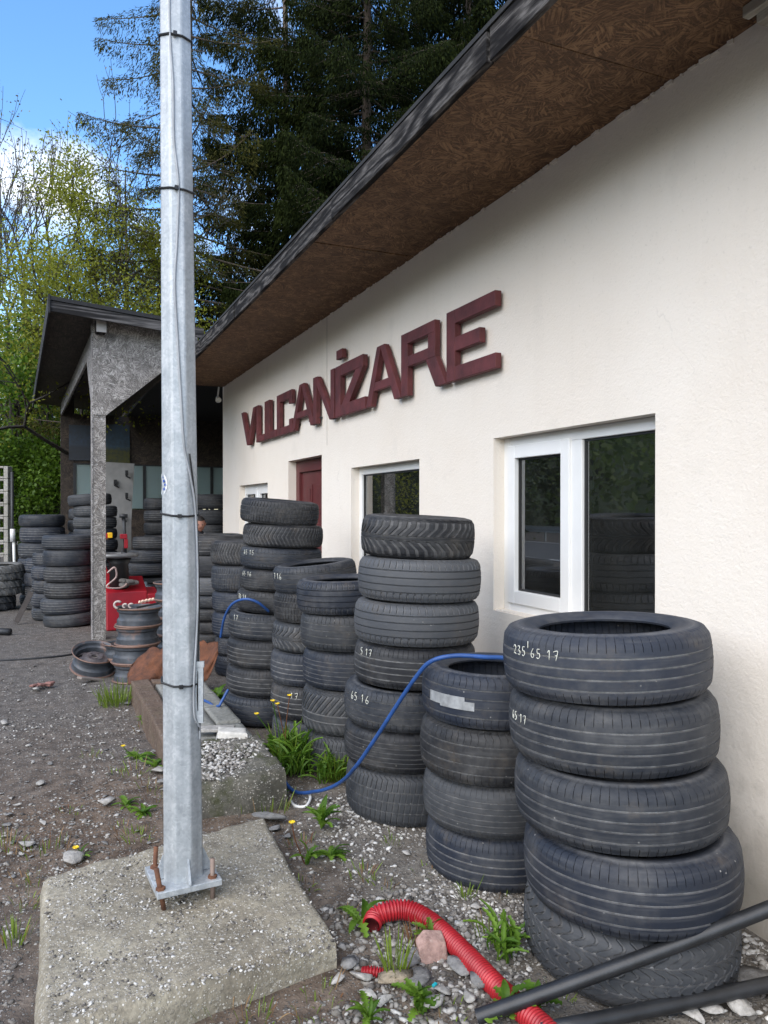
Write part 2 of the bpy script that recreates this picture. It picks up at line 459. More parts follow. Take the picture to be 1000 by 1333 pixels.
def mat_glass():
    m, nt, b = nodes('window_glass')
    nt.nodes.remove(b)
    fr = nd(nt, 'ShaderNodeFresnel', {'IOR': 2.7})
    g = nd(nt, 'ShaderNodeBsdfGlossy', {'Color': (1, 1, 1, 1), 'Roughness': 0.012})
    t = nd(nt, 'ShaderNodeBsdfTransparent', {'Color': (0.62, 0.66, 0.64, 1)})
    d = nd(nt, 'ShaderNodeBsdfDiffuse', {'Color': (0.30, 0.32, 0.30, 1)})
    du = ramp(nt, noise(nt, pos(nt, (1, 1, .6)), 5, 5, .6), [(.3, .015), (.75, .06)])
    t = nd(nt, 'ShaderNodeMixShader', {0: du, 1: t.outputs[0], 2: d.outputs[0]})
    ms = nd(nt, 'ShaderNodeMixShader', {0: fr.outputs[0], 1: t.outputs[0], 2: g.outputs[0]})
    nt.links.new(ms.outputs[0], nt.nodes['Material Output'].inputs['Surface'])
    return m
def mat_panel():
    m, nt, b = nodes('pale_polycarbonate')
    nt.nodes.remove(b)
    c = mix(nt, noise(nt, pos(nt), 2, 3), (0.60, 0.72, 0.71), (0.70, 0.80, 0.78))
    d = nd(nt, 'ShaderNodeBsdfDiffuse', {'Color': c}); t = nd(nt, 'ShaderNodeBsdfTranslucent', {'Color': c})
    g = nd(nt, 'ShaderNodeBsdfGlossy', {'Roughness': 0.3})
    ms = nd(nt, 'ShaderNodeMixShader', {0: 0.8, 1: d.outputs[0], 2: t.outputs[0]})
    m2 = nd(nt, 'ShaderNodeMixShader', {0: 0.05, 1: ms.outputs[0], 2: g.outputs[0]})
    nt.links.new(m2.outputs[0], nt.nodes['Material Output'].inputs['Surface'])
    return m

def build_world():
    nt = world.node_tree
    bg = nt.nodes['Background']
    sky = nd(nt, 'ShaderNodeTexSky', sky_type='NISHITA', sun_disc=False)
    sky.sun_elevation = SUN_EL; sky.sun_rotation = SUN_AZ
    sky.altitude = 600; sky.air_density = 1.0; sky.dust_density = 0.4; sky.ozone_density = 2.0
    t = nd(nt, 'ShaderNodeTexCoord')
    mp = nd(nt, 'ShaderNodeMapping', {'Vector': t.outputs['Generated'], 'Scale': (1.0, 1.0, 1.9), 'Location': (0.35, 0.2, 0.0)})
    n = nd(nt, 'ShaderNodeTexNoise', {'Vector': mp.outputs[0], 'Scale': 3.4, 'Detail': 8.0, 'Roughness': 0.58, 'Distortion': 0.25})
    f = ramp(nt, n.outputs['Fac'], [(0.47, 0.0), (0.64, 0.90)])
    sh = ramp(nt, noise(nt, mp.outputs[0], 9, 5), [(0.3, (CLOUD * 0.72, CLOUD * 0.75, CLOUD * 0.8)), (0.7, (CLOUD, CLOUD, CLOUD))])
    hs = nd(nt, 'ShaderNodeHueSaturation', {'Color': sky.outputs[0], 'Saturation': 1.18})
    nt.links.new(mix(nt, f, hs.outputs[0], sh), bg.inputs['Color'])
    bg.inputs['Strength'].default_value = SKY_STRENGTH
build_world()

PLASTER = mat_plaster()
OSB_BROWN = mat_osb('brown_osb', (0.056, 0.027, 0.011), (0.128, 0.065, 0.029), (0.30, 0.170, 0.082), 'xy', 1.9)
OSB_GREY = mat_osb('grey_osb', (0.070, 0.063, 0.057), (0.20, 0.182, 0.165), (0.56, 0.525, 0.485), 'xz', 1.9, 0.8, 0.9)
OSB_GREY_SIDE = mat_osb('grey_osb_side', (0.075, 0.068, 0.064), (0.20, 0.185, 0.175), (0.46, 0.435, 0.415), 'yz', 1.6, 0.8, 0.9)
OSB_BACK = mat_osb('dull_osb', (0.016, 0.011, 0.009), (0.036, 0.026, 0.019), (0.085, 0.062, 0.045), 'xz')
FASCIA_W = mat_wood('weathered_fascia', (0.011, 0.010, 0.010), (0.15, 0.14, 0.133), 'y', 0.95)
FASCIA_X = mat_wood('weathered_board', (0.016, 0.015, 0.015), (0.15, 0.14, 0.135), 'x')
TIMBER = mat_wood('pale_timber', (0.30, 0.27, 0.22), (0.52, 0.49, 0.43), 'y')
PLANK_BROWN = mat_wood('brown_plank', (0.12, 0.075, 0.05), (0.28, 0.19, 0.13), 'x')
FELT = simple('roof_felt', (0.018, 0.018, 0.019), 0.9, bmp=0.4, scale=20)
LETTER = simple('oxblood_paint', (0.098, 0.021, 0.022), 0.7, var=0.38, scale=7, bmp=0.25)
UPVC = simple('white_upvc', (0.75, 0.745, 0.725), 0.35, var=0.05, scale=3)
SEAL = simple('black_seal', (0.02, 0.02, 0.02), 0.6)
DOORM = simple('oxblood_door', (0.098, 0.018, 0.018), 0.45, var=0.15, scale=5)
GLASS = mat_glass()
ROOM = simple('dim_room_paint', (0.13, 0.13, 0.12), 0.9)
TYRE = mat_tyre()
CONC = mat_concrete('pebbly_concrete', (0.228, 0.200, 0.152), (0.40, 0.360, 0.278), 0.9, 0.10, 0.36)
CONC_RUB = mat_concrete('rubble_concrete', (0.075, 0.07, 0.055), (0.19, 0.178, 0.15), 0.9, 0.8)
CURB = mat_concrete('brown_kerb', (0.11, 0.075, 0.055), (0.20, 0.145, 0.11), 0.25, 0.2)
SLATE = mat_concrete('slate_slab', (0.20, 0.20, 0.18), (0.34, 0.335, 0.31), 0.1, 0.15)
GROUND = mat_ground()
GALV = mat_galv()
RUST = mat_rust('rust_brown', (0.07, 0.03, 0.018), (0.20, 0.085, 0.042))
RUST_SHEET = mat_rust('rust_sheet', (0.045, 0.018, 0.010), (0.165, 0.058, 0.024), 11)
RIM = mat_rim()
CHALK = simple('white_paint_marker', (0.62, 0.62, 0.54), 0.7, var=0.15, scale=60)
STICKER = simple('silvery_label', (0.27, 0.28, 0.285), 0.4, var=0.3, scale=30)
HOSE_BLUE = simple('blue_hose', (0.020, 0.070, 0.235), 0.45, var=0.25, scale=12)
PIPE_RED = simple('red_corrugated', (0.33, 0.006, 0.014), 0.42, var=0.35, scale=10, c2=(0.46, 0.022, 0.03))
PIPE_BLACK = simple('black_polyethylene', (0.014, 0.015, 0.017), 0.42, var=0.5, scale=14, bmp=0.1)
BLACK = simple('black_plastic', (0.012, 0.012, 0.013), 0.5)
DARK_STEEL = simple('dark_steel', (0.035, 0.037, 0.04), 0.5, metal=0.3)
GREY_CABLE = simple('grey_cable', (0.32, 0.335, 0.35), 0.5)
RED_PAINT = simple('red_machine_paint', (0.33, 0.009, 0.018), 0.35, var=0.12)
YELLOW = simple('yellow_plastic', (0.80, 0.45, 0.01), 0.4)
PALE = simple('pale_board', (0.24, 0.235, 0.225), 0.7, var=0.15, scale=6)
PANEL = mat_panel()
STONE_A = mat_concrete('pale_stone', (0.30, 0.285, 0.26), (0.46, 0.44, 0.41), 0.15)
STONE_B = mat_concrete('grey_stone', (0.17, 0.165, 0.16), (0.28, 0.275, 0.265), 0.2)
STONE_C = mat_concrete('tan_stone', (0.26, 0.21, 0.15), (0.42, 0.36, 0.27), 0.15)
PINK = mat_concrete('pink_brick', (0.33, 0.20, 0.165), (0.46, 0.31, 0.265), 0.15)
BREEZE = mat_concrete('breeze_block', (0.30, 0.285, 0.255), (0.44, 0.42, 0.385), 0.1)
BARK = mat_bark('spruce_bark', (0.045, 0.034, 0.026), (0.13, 0.10, 0.08))
BARK_GREY = mat_bark('grey_bark', (0.018, 0.015, 0.012), (0.06, 0.052, 0.044))
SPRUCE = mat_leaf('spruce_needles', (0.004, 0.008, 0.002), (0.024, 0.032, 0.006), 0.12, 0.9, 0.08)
SPRUCE_B = mat_leaf('thin_spruce_needles', (0.018, 0.022, 0.007), (0.095, 0.088, 0.020), 0.2, 0.9, 0.1)
LEAF_Y = mat_leaf('fresh_yellow_leaves', (0.12, 0.145, 0.012), (0.33, 0.34, 0.038), 0.5)
LEAF_G = mat_leaf('bright_green_leaves', (0.045, 0.10, 0.010), (0.14, 0.24, 0.025), 0.45)
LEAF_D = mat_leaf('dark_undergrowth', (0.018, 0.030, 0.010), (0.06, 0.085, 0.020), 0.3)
LEAF_H = mat_leaf('hillside_leaves', (0.04, 0.075, 0.015), (0.15, 0.21, 0.045), 0.4)
BUD = mat_leaf('pale_buds', (0.10, 0.085, 0.06), (0.20, 0.18, 0.10), 0.3)
WEED = mat_leaf('weed_leaves', (0.055, 0.13, 0.012), (0.20, 0.34, 0.04), 0.45)
GRASS = mat_leaf('grass_blades', (0.085, 0.14, 0.014), (0.24, 0.33, 0.045), 0.4)
DRY = mat_leaf('dry_stems', (0.16, 0.07, 0.035), (0.30, 0.20, 0.10), 0.3)
PETAL = simple('yellow_petals', (0.80, 0.55, 0.01), 0.5)
# ------------------------------------------------------------------ ground
def ground_height(x, y):
    h = (fbm(x * 0.7, y * 0.7, 3, 3) - 0.45) * 0.05 + (fbm(x * 6, y * 6, 11, 3) - 0.45) * 0.022
    near = np.clip(1.2 - np.maximum(np.abs(x) - 7, 0) * 0.2 - np.maximum(y - 18, 0) * 0.12, 0, 1)
    h = h * near
    under = np.clip((x - 0.85) / 0.2, 0, 1) * np.clip((4.5 - y) / 0.3, 0, 1)
    return h - 0.012 * under * 0.0
def build_ground():
    xs = np.concatenate([-np.geomspace(300, 5.2, 26), np.arange(-5, 3.0, 0.035), np.geomspace(3.1, 300, 24)])
    ys = np.concatenate([-np.geomspace(120, 0.6, 10), np.arange(0.0, 7.0, 0.04), np.arange(7.0, 16, 0.10), np.geomspace(16.2, 600, 30)])
    X, Y = np.meshgrid(xs, ys, indexing='ij')
    Zg = ground_height(X, Y)
    n, m = X.shape
    idx = np.arange(n * m).reshape(n, m)
    Fa = np.stack([idx[:-1, :-1], idx[1:, :-1], idx[1:, 1:], idx[:-1, 1:]], -1).reshape(-1, 4)
    n1 = fbm(X * 1.3, Y * 1.3, 21, 4)
    grav = np.clip((X - 0.95 + (n1 - 0.5) * 0.5) / 0.35, 0, 1) * np.clip((4.4 - Y) / 0.5, 0, 1) * np.clip(0.35 + n1 * 1.1, 0, 1)
    d = np.hypot(X - 0.35, (Y - 3.6) * 0.75)
    dirt = np.clip(1.25 - d / 2.2, 0, 1) * np.clip(0.3 + n1, 0, 1)
    dirt = np.maximum(dirt, 0.9 * np.clip((X - 0.75) / 0.2, 0, 1) * np.clip((5 - Y) / 0.5, 0, 1) * np.clip((1.5 - X) / 0.4, 0, 1))
    dirt = np.maximum(dirt, 0.5 * np.clip((2.0 - np.hypot(X + 1.0, Y - 3.0)) / 1.0, 0, 1))
    me = np_mesh('ground', np.stack([X, Y, Zg], -1), Fa, GROUND, True, {'gravel': grav.ravel(), 'dirt': dirt.ravel()})
    tag(obj('ground', me), kind='structure')
build_ground()

# ------------------------------------------------------------------ the workshop building
WX = 2.44
ED = 11.57
EAVE_X = 1.634
bld = thing('repair_shop', 'long cream plastered workshop with dark wooden eaves over its windows and door', 'building', (WX, 5, 0))
openings = []       # (ymin, ymax, zmin, zmax)
W1 = (onX(853, WX), onX(642.5, WX), 0.995, 2.018)
W2 = (onX(546, WX), onX(457.3, WX), 0.99, 1.955)
W3 = (onX(348.6, WX), onX(311.7, WX), 0.99, 1.914)
DR = (onX(419, WX), onX(375.4, WX), 0.02, 2.12)
def wall_mesh():
    yc = sorted({-1.5, ED, *[a for o in (W1, W2, W3, DR) for a in o[:2]]})
    zc = sorted({-0.1, 3.47, *[a for o in (W1, W2, W3, DR) for a in o[2:]]})
    mb = MB(); x0, x1 = WX, WX + 0.30
    def hole(y, z): return any(o[0] < y < o[1] and o[2] < z < o[3] for o in (W1, W2, W3, DR))
    for i in range(len(yc) - 1):
        for j in range(len(zc) - 1):
            a, b, c, d = yc[i], yc[i + 1], zc[j], zc[j + 1]
            if hole((a + b) / 2, (c + d) / 2): continue
            mb.add([(x0, a, c), (x0, b, c), (x0, b, d), (x0, a, d)], [(0, 3, 2, 1)])
            mb.add([(x1, a, c), (x1, b, c), (x1, b, d), (x1, a, d)], [(0, 1, 2, 3)])
    for (a, b, c, d) in (W1, W2, W3, DR):
        mb.add([(x0, a, c), (x1, a, c), (x1, a, d), (x0, a, d)], [(0, 3, 2, 1)])
        mb.add([(x0, b, c), (x1, b, c), (x1, b, d), (x0, b, d)], [(0, 1, 2, 3)])
        mb.add([(x0, a, d), (x1, a, d), (x1, b, d), (x0, b, d)], [(0, 3, 2, 1)])
        mb.add([(x0, a, c), (x1, a, c), (x1, b, c), (x0, b, c)], [(0, 1, 2, 3)])
    # far end, near end
    mb.add([(x0, ED, -.1), (x1, ED, -.1), (x1, ED, 3.47), (x0, ED, 3.47)], [(0, 1, 2, 3)])
    mb.add([(x0, -1.5, -.1), (x1, -1.5, -.1), (x1, -1.5, 3.47), (x0, -1.5, 3.47)], [(0, 1, 2, 3)])
    return mb
wall_mesh().build('wall', PLASTER, bld)
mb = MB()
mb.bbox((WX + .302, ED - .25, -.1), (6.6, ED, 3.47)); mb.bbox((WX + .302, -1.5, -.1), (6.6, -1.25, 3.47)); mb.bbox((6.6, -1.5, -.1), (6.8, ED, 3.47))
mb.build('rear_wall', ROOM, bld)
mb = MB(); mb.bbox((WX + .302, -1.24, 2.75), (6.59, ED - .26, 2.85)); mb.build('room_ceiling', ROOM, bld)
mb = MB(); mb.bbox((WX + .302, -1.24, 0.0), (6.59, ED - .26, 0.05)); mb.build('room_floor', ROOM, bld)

# eaves: roof covering, fascia boards, soffit sheets
mb = MB()
mb.prism([(EAVE_X - .035, -1.8, 3.499), (EAVE_X - .035, -1.8, 3.519), (4.6, -1.8, 4.55), (7.2, -1.8, 3.75), (7.2, -1.8, 3.70), (4.6, -1.8, 4.49)], (0, ED + 1.8 - .06, 0))
roof = mb.build('roof', FELT, bld)
for y0, y1, m in ((-1.8, 2.615, 0.0), (2.625, 4.430, 0.009), (4.440, 7.09, 0.002), (7.10, 9.39, 0.008), (9.40, ED - .07, 0)):
    mb = MB(); mb.bbox((EAVE_X - .028 - m, y0, 3.367), (EAVE_X, y1, 3.497 - m)); o = mb.build('fascia_board', FASCIA_W, roof, bevel=.003)
ys = [-1.7, 0.0, 2.5, 5.0, 7.5, 10.0, ED - .08]
for a, b in zip(ys[:-1], ys[1:]):
    mb = MB(); dz = random.uniform(-.003, .003)
    mb.bbox((EAVE_X + .0005, a + .004, 3.42 + dz), (WX - .002, b - .004, 3.434 + dz)); mb.build('soffit_sheet', OSB_BROWN, roof)
mb = MB()      # frayed edge of the plaster along the soffit
for i in range(150):
    y = random.uniform(0.2, ED - .2)
    mb.box((WX - .006, y, 3.415 - random.uniform(0, .008)), (.012, random.uniform(.01, .05), random.uniform(.005, .018)), random.uniform(-.3, .3))
mb.build('mortar_edge', PLASTER, bld)['kind'] = 'stuff'
mb = MB(); mb.bbox((2.345, -1.0, 3.345), (WX - .003, 2.00, 3.414)); mb.bbox((2.31, -1.0, 3.375), (2.3425, 2.03, 3.416))
mb.build('pale_batten', TIMBER, roof, bevel=.003)
# thin crack lines in the render come from real grooves: expansion joint strips
mb = MB(); mb.bbox((WX - .0025, onX(426, WX) - .003, 2.2), (WX + .002, onX(426, WX) + .003, 3.41)); mb.build('wall_crack', simple('crack_filler', (.36, .32, .27), .9), bld)

def window(W, mullions, sash, sill_d=.0):
    a, b, c, d = W; x = WX + .075; fw = .062
    w = thing_part('window', UPVC, bld, [((x, a - .002, c + .002), (x + .07, a + fw, d - .002)), ((x, b - fw, c + .002), (x + .07, b + .002, d - .002)),
                    ((x + .001, a + fw, c + .002), (x + .069, b - fw, c + fw)), ((x + .001, a + fw, d - fw), (x + .069, b - fw, d - .002))], .004)
    for (m0, m1) in mullions:
        mb = MB(); mb.bbox((x + .0015, m0, c + fw), (x + .0685, m1, d - fw)); mb.build('mullion', UPVC, w, bevel=.004)
    edges = [a + fw] + [e for m in mullions for e in m] + [b - fw]
    for i in range(0, len(edges), 2):
        p, q = edges[i], edges[i + 1]; lo, hi = c + fw, d - fw
        if i // 2 in sash:
            sw = .075; xs = x - .012
            mb = MB()
            p2, q2, l2, h2 = p - .012, q + .012, lo - .012, hi + .012
            mb.bbox((xs, p2, l2), (xs + .06, p2 + sw, h2)); mb.bbox((xs, q2 - sw, l2), (xs + .06, q2, h2))
            mb.bbox((xs + .001, p2 + sw, l2), (xs + .059, q2 - sw, l2 + sw)); mb.bbox((xs + .001, p2 + sw, h2 - sw), (xs + .059, q2 - sw, h2))
            mb.build('sash', UPVC, w, bevel=.004)
            p, q, lo, hi = p2 + sw, q2 - sw, l2 + sw, h2 - sw
        mb = MB()
        for (aa, bb) in (((x + .018, p, lo), (x + .040, p + .011, hi)), ((x + .018, q - .011, lo), (x + .040, q, hi)), ((x + .018, p + .011, lo), (x + .040, q - .011, lo + .011)), ((x + .018, p + .011, hi - .011), (x + .040, q - .011, hi))):
            mb.bbox(aa, bb)
        mb.build('rubber_seal', SEAL, w)
        mb = MB(); mb.bbox((x + .026, p + .004, lo + .004), (x + .032, q - .004, hi - .004)); mb.build('pane', GLASS, w)
        mb = MB(); mb.bbox((x + .044, p + .004, lo + .004), (x + .050, q - .004, hi - .004)); mb.build('pane', GLASS, w)
    mb = MB(); mb.bbox((WX + .012, a - .002, c - .012), (WX + .076, b + .002, c + .006)); mb.build('sill', PLASTER, w)
    return w
def thing_part(name, mat, parent, boxes, bevel=0, smooth=False):
    mb = MB()
    for p, q in boxes: mb.bbox(p, q)
    return mb.build(name, mat, parent, smooth, bevel)
window(W1, [(3.20, 3.30)], {1})
window(W2, [], set())
window(W3, [((W3[0] + W3[1]) / 2 - .06, (W3[0] + W3[1]) / 2 + .04)], {0, 1})
# door
a, b, c, d = DR; x = WX + .09
door = thing_part('door', DOORM, bld, [((x + .03, a + .11, c), (x + .075, b - .11, d - .13))], .003)
o = thing_part('door_frame', DOORM, door, [((x, a - .002, c), (x + .1, a + .108, d - .002)), ((x, b - .108, c), (x + .1, b + .002, d - .002)), ((x + .001, a + .108, d - .128), (x + .099, b - .108, d - .002))], .004)
wd = (b - a - .22)
for (zz0, zz1) in ((.22, .85), (.98, 1.45), (1.55, 1.85)):
    for k in (0, 1):
        p0 = a + .11 + .1 + k * (wd / 2 - .03); p1 = p0 + wd / 2 - .17
        mb = MB(); mb.bbox((x + .018, p0, zz0), (x + .0295, p1, zz1)); mb.bbox((x + .010, p0 + .04, zz0 + .04), (x + .0175, p1 - .04, zz1 - .04)); mb.build('door_panel', DOORM, door, bevel=.006)
mb = MB(); mb.bbox((x + .012, a + .15, 1.0), (x + .029, a + .19, 1.22)); mb.tube([(x + .01, a + .17, 1.12), (x - .03, a + .17, 1.12), (x - .03, a + .29, 1.12)], .009); mb.build('handle', DARK_STEEL, door)

# ------------------------------------------------------------------ raised lettering on the wall
ZB, ZT = 2.415, 2.866
LH = ZT - ZB
sign = thing('wall_lettering', 'raised oxblood block letters reading VULCANIZARE on the cream wall', 'sign', (WX - .06, 6.5, ZB))
LX = WX - .064         # front plane
def letter(px0, px1, polys, name):
    y0, y1 = onX(px0, LX), onX(px1, LX)      # y decreases to the right
    mb = MB(); j = random.uniform(-.006, .006)
    for k, poly in enumerate(polys):
        e = .0015 * k
        pts = [(LX + e + j * .5, y0 + (y1 - y0) * s, ZB + LH * t) for s, t in poly]
        mb.prism(pts, (WX - .018 - LX - e, 0, 0))
    o = mb.build('letter', LETTER, sign, bevel=.004)
    o['label'] = 'raised letter ' + name
    return o
st = .27   # stem width fraction for medium letters
def rect(a, b, c, d): return [(a, b), (c, b), (c, d), (a, d)]
letter(314.4, 333.0, [[(0, 1), (.17, 1), (.56, 0), (.41, 0)], [(.83, 1), (1, 1), (.59, 0), (.44, 0)]], 'V')
letter(333.6, 347.0, [rect(0, 0, .20, 1), rect(.80, .0, 1, 1), rect(.19, 0, .81, .17)], 'U')
letter(347.7, 359.4, [rect(0, 0, .27, 1), rect(.26, 0, 1, .18)], 'L')
letter(360.0, 379.0, [rect(0, 0, .20, 1), rect(.19, .81, 1, 1), rect(.19, 0, 1, .18), rect(.81, .68, 1, .82), rect(.81, .17, 1, .32)], 'C')
letter(379.3, 409.0, [[(0, 0), (.145, 0), (.49, 1), (.38, 1)], [(1, 0), (.845, 0), (.45, 1), (.57, 1)], rect(.17, .25, .83, .39)], 'A')
letter(407.6, 434.6, [rect(0, 0, .165, 1), rect(.84, 0, 1, 1), [(.02, 1), (.21, 1), (.98, 0), (.79, 0)]], 'N')
letter(436.2, 442.6, [rect(0, 0, 1, 1)], 'I')
letter(443.5, 475.2, [rect(0, .78, .93, 1), rect(0, 0, 1, .22), [(.62, .79), (.93, .79), (.36, .21), (.04, .21)]], 'Z')
letter(476.3, 521.4, [[(0, 0), (.16, 0), (.46, 1), (.34, 1)], [(1, 0), (.82, 0), (.42, 1), (.55, 1)], rect(.18, .25, .82, .40)], 'A')
letter(521.6, 579.0, [rect(0, 0, .16, 1), rect(.15, .82, .78, 1), rect(.15, .45, .78, .62), rect(.62, .61, .78, .83), [(.56, .46), (.78, .46), (1, 0), (.78, 0)]], 'R')
letter(580.6, 643.8, [rect(0, 0, .19, 1), rect(.18, .80, 1, 1), rect(.18, .41, .70, .61), rect(.18, 0, 1, .20)], 'E')
mb = MB(); yy = onX(437.8, LX); y2 = onX(445.5, LX); mb.bbox((LX, y2, ZT + .060), (WX - .02, yy, ZT + .140)); o = mb.build('letter_dot', LETTER, sign, bevel=.004)
mb = MB()
for px in (338, 352, 365, 384, 398, 412, 428, 439.5, 450, 468, 480, 517, 526, 577, 586, 630):
    y = onX(px, LX); mb.tube([(WX + .002, y, ZB + .06), (WX - .03, y, ZB + .06)], .008, 6)
mb.build('fixing_peg', DARK_STEEL, sign)['kind'] = 'stuff'

# ------------------------------------------------------------------ open shed
SA = math.radians(1.85)
e1 = Vector((math.cos(SA), math.sin(SA), 0)); e2 = Vector((-math.sin(SA), math.cos(SA), 0))
SO = Vector((0.60, 10.0, 0))
def sh(a, b, z): return SO + e1 * a + e2 * b + Vector((0, 0, z))
SH = Matrix(((e1.x, e2.x, 0), (e1.y, e2.y, 0), (0, 0, 1)))
shed = thing('tyre_shed', 'dark open-fronted shed clad in weathered grey chipboard beyond the workshop', 'shed', SO)
def shbox(mb, a0, a1, b0, b1, z0, z1):
    return mb.box(sh((a0 + a1) / 2, (b0 + b1) / 2, (z0 + z1) / 2), (a1 - a0, b1 - b0, z1 - z0), M=SH)
def shprism(mb, pts, b0, b1):
    return mb.prism([sh(a, b0, z) for a, z in pts], e2 * (b1 - b0))
mb = MB(); shbox(mb, -.072, .072, 0, .14, -.05, 2.80); post = mb.build('post', OSB_GREY, shed)
mb = MB(); shbox(mb, -.088, -.0735, -.006, .148, -.05, 3.85); mb.build('edge_strip', OSB_GREY_SIDE, post)
mb = MB(); shprism(mb, [(-.0725, 2.742), (.075, 2.742), (.742, 3.32), (1.19, 3.68), (1.19, 3.845), (-.0725, 3.95)], -.016, -.001); mb.build('gusset_panel', OSB_GREY, shed)
RS = -.083
def roofz(a): return 4.0 + RS * (a + .56)
mb = MB(); shprism(mb, [(-.57, roofz(-.57)), (1.02, roofz(1.02)), (1.02, roofz(1.02) + .045), (-.57, roofz(-.57) + .045)], -.36, 9.0)
sroof = mb.build('roof', FELT, shed)
mb = MB(); shprism(mb, [(-.56, roofz(-.56) - .128), (1.20, roofz(1.20) - .128), (1.20, roofz(1.20) - .005), (-.56, roofz(-.56) - .005)], -.345, -.315); mb.build('fascia_board', FASCIA_X, sroof, bevel=.004)
for b0, b1 in ((-.31, 2.18), (2.19, 4.68), (4.69, 7.18), (7.19, 8.98)):
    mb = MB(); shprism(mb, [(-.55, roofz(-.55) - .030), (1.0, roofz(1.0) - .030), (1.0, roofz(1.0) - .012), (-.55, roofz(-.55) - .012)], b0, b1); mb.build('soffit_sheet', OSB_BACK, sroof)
mb = MB(); shprism(mb, [(-.585, roofz(-.57) - .15), (-.563, roofz(-.57) - .15), (-.563, roofz(-.57) + .06), (-.585, roofz(-.57) + .06)], -.37, 9.0); mb.build('side_fascia', FELT, sroof)
mb = MB(); shbox(mb, -.05, .06, -.20, 7.6, 3.72, 3.865); mb.build('side_beam', FASCIA_W, shed)
mb = MB(); shbox(mb, -.052, .062, -.205, -.1985, 3.715, 3.87); mb.build('beam_end', simple('cut_timber', (.34, .32, .30), .8), shed)
mb = MB(); mb.prism([sh(-.07, .142, 2.742), sh(-.07, 1.0, 3.56), sh(-.07, 7.5, 3.56), sh(-.07, 7.5, 3.80), sh(-.07, .142, 3.80)], e1 * .03); mb.build('side_panel', OSB_GREY_SIDE, shed)
BY = 7.5
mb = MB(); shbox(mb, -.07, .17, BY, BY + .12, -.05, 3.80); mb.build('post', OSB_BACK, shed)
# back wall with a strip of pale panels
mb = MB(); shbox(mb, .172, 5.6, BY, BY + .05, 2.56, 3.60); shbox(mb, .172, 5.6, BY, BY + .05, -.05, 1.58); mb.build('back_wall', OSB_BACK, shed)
pe = [.20, .92, 1.62, 2.36, 3.1, 3.85, 4.6, 5.58]
for p0, p1 in zip(pe[:-1], pe[1:]):
    mb = MB(); shbox(mb, p0 + .025, p1 - .025, BY + .01, BY + .022, 1.60, 2.54); mb.build('window_panel', PANEL, shed)
mb = MB()
for p in pe: shbox(mb, p - .03, p + .03, BY - .01, BY + .045, 1.581, 2.559)
shbox(mb, .20, 5.58, BY - .008, BY + .04, 2.535, 2.558); mb.build('window_batten', DARK_STEEL, shed)
# bay behind the workshop end: side wall, roof
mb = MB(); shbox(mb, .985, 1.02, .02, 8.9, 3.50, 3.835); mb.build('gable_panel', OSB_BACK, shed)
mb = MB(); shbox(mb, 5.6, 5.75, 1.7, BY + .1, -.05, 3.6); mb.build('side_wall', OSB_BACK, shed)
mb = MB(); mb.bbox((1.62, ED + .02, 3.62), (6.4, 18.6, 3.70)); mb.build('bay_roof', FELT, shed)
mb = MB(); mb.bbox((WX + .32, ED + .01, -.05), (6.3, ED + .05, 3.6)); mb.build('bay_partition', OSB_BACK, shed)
# earth bank / fence behind is left to the trees. Posters on the back wall
def mat_poster(name, sky, low, split):
    m, nt, b = nodes(name)
    sep = nd(nt, 'ShaderNodeSeparateXYZ', {'Vector': coord(nt, 'Generated')})
    n = noise(nt, coord(nt, 'Generated', (3, 3, 5)), 2.2, 5)
    z = mth(nt, 'ADD', sep.outputs['Z'], mth(nt, 'MULTIPLY', mth(nt, 'SUBTRACT', n, .5), .25))
    setc(nt, b, mix(nt, ramp(nt, n, [(.35, 0.0), (.7, .8)]), ramp(nt, z, [(split - .08, low), (split, sky), (1.0, tuple(x * .5 for x in sky))]), (.02, .025, .03)))
    b.inputs['Roughness'].default_value = .4
    return m
for px0, px1, py0, py1, m, lab in ((90, 120, 553, 599, mat_poster('poster_blue', (.030, .05, .085), (.025, .03, .045), .45), 'dim blue printed poster high on the shed back wall behind the post'),
                              (136, 169, 552, 602, mat_poster('poster_landscape', (.03, .065, .10), (.07, .07, .008), .40), 'dim landscape poster with yellow flowers right of the shed post')):
    Y = 10 + BY - .03; x0, D = onY(px0, Y); x1, D1 = onY(px1, Y)
    mb = MB(); mb.bbox((x0, Y - .012, Z(py1, D)), (x1, Y - .004, Z(py0, D))); o = mb.build('poster', m); tag(o, lab, 'poster')
# pale sheet with four hooks leaning in front of the panels
D = 14.6
p = P(156, D); zt = Z(603, D); zb = Z(680, D)
t = thing('pale_sheet', 'pale board with four dark hooks standing inside the shed before the panels', 'board', (p.x, p.y, 0))
w = (173 - 136) / F * D
mb = MB(); mb.prism([(p.x - w / 2, p.y, zb - .9), (p.x + w / 2 - .06, p.y, zb - .9), (p.x + w / 2 - .06, p.y, zb), (p.x + w / 2, p.y + .02, zt), (p.x - w / 2, p.y + .02, zt + .02)], (.0, .02, 0)); mb.build('sheet', PALE, t)
for px, py in ((165, 616), (150, 628), (165, 645), (160, 672)):
    q = P(px, D - .05); z = Z(py, D)
    mb = MB(); mb.box((q.x, q.y - .02, z), (.05, .06, .10)); mb.tube([(q.x, q.y - .04, z - .03), (q.x - .02, q.y - .10, z - .06), (q.x + .06, q.y - .10, z - .10)], .014, 6); mb.build('hook', BLACK, t)

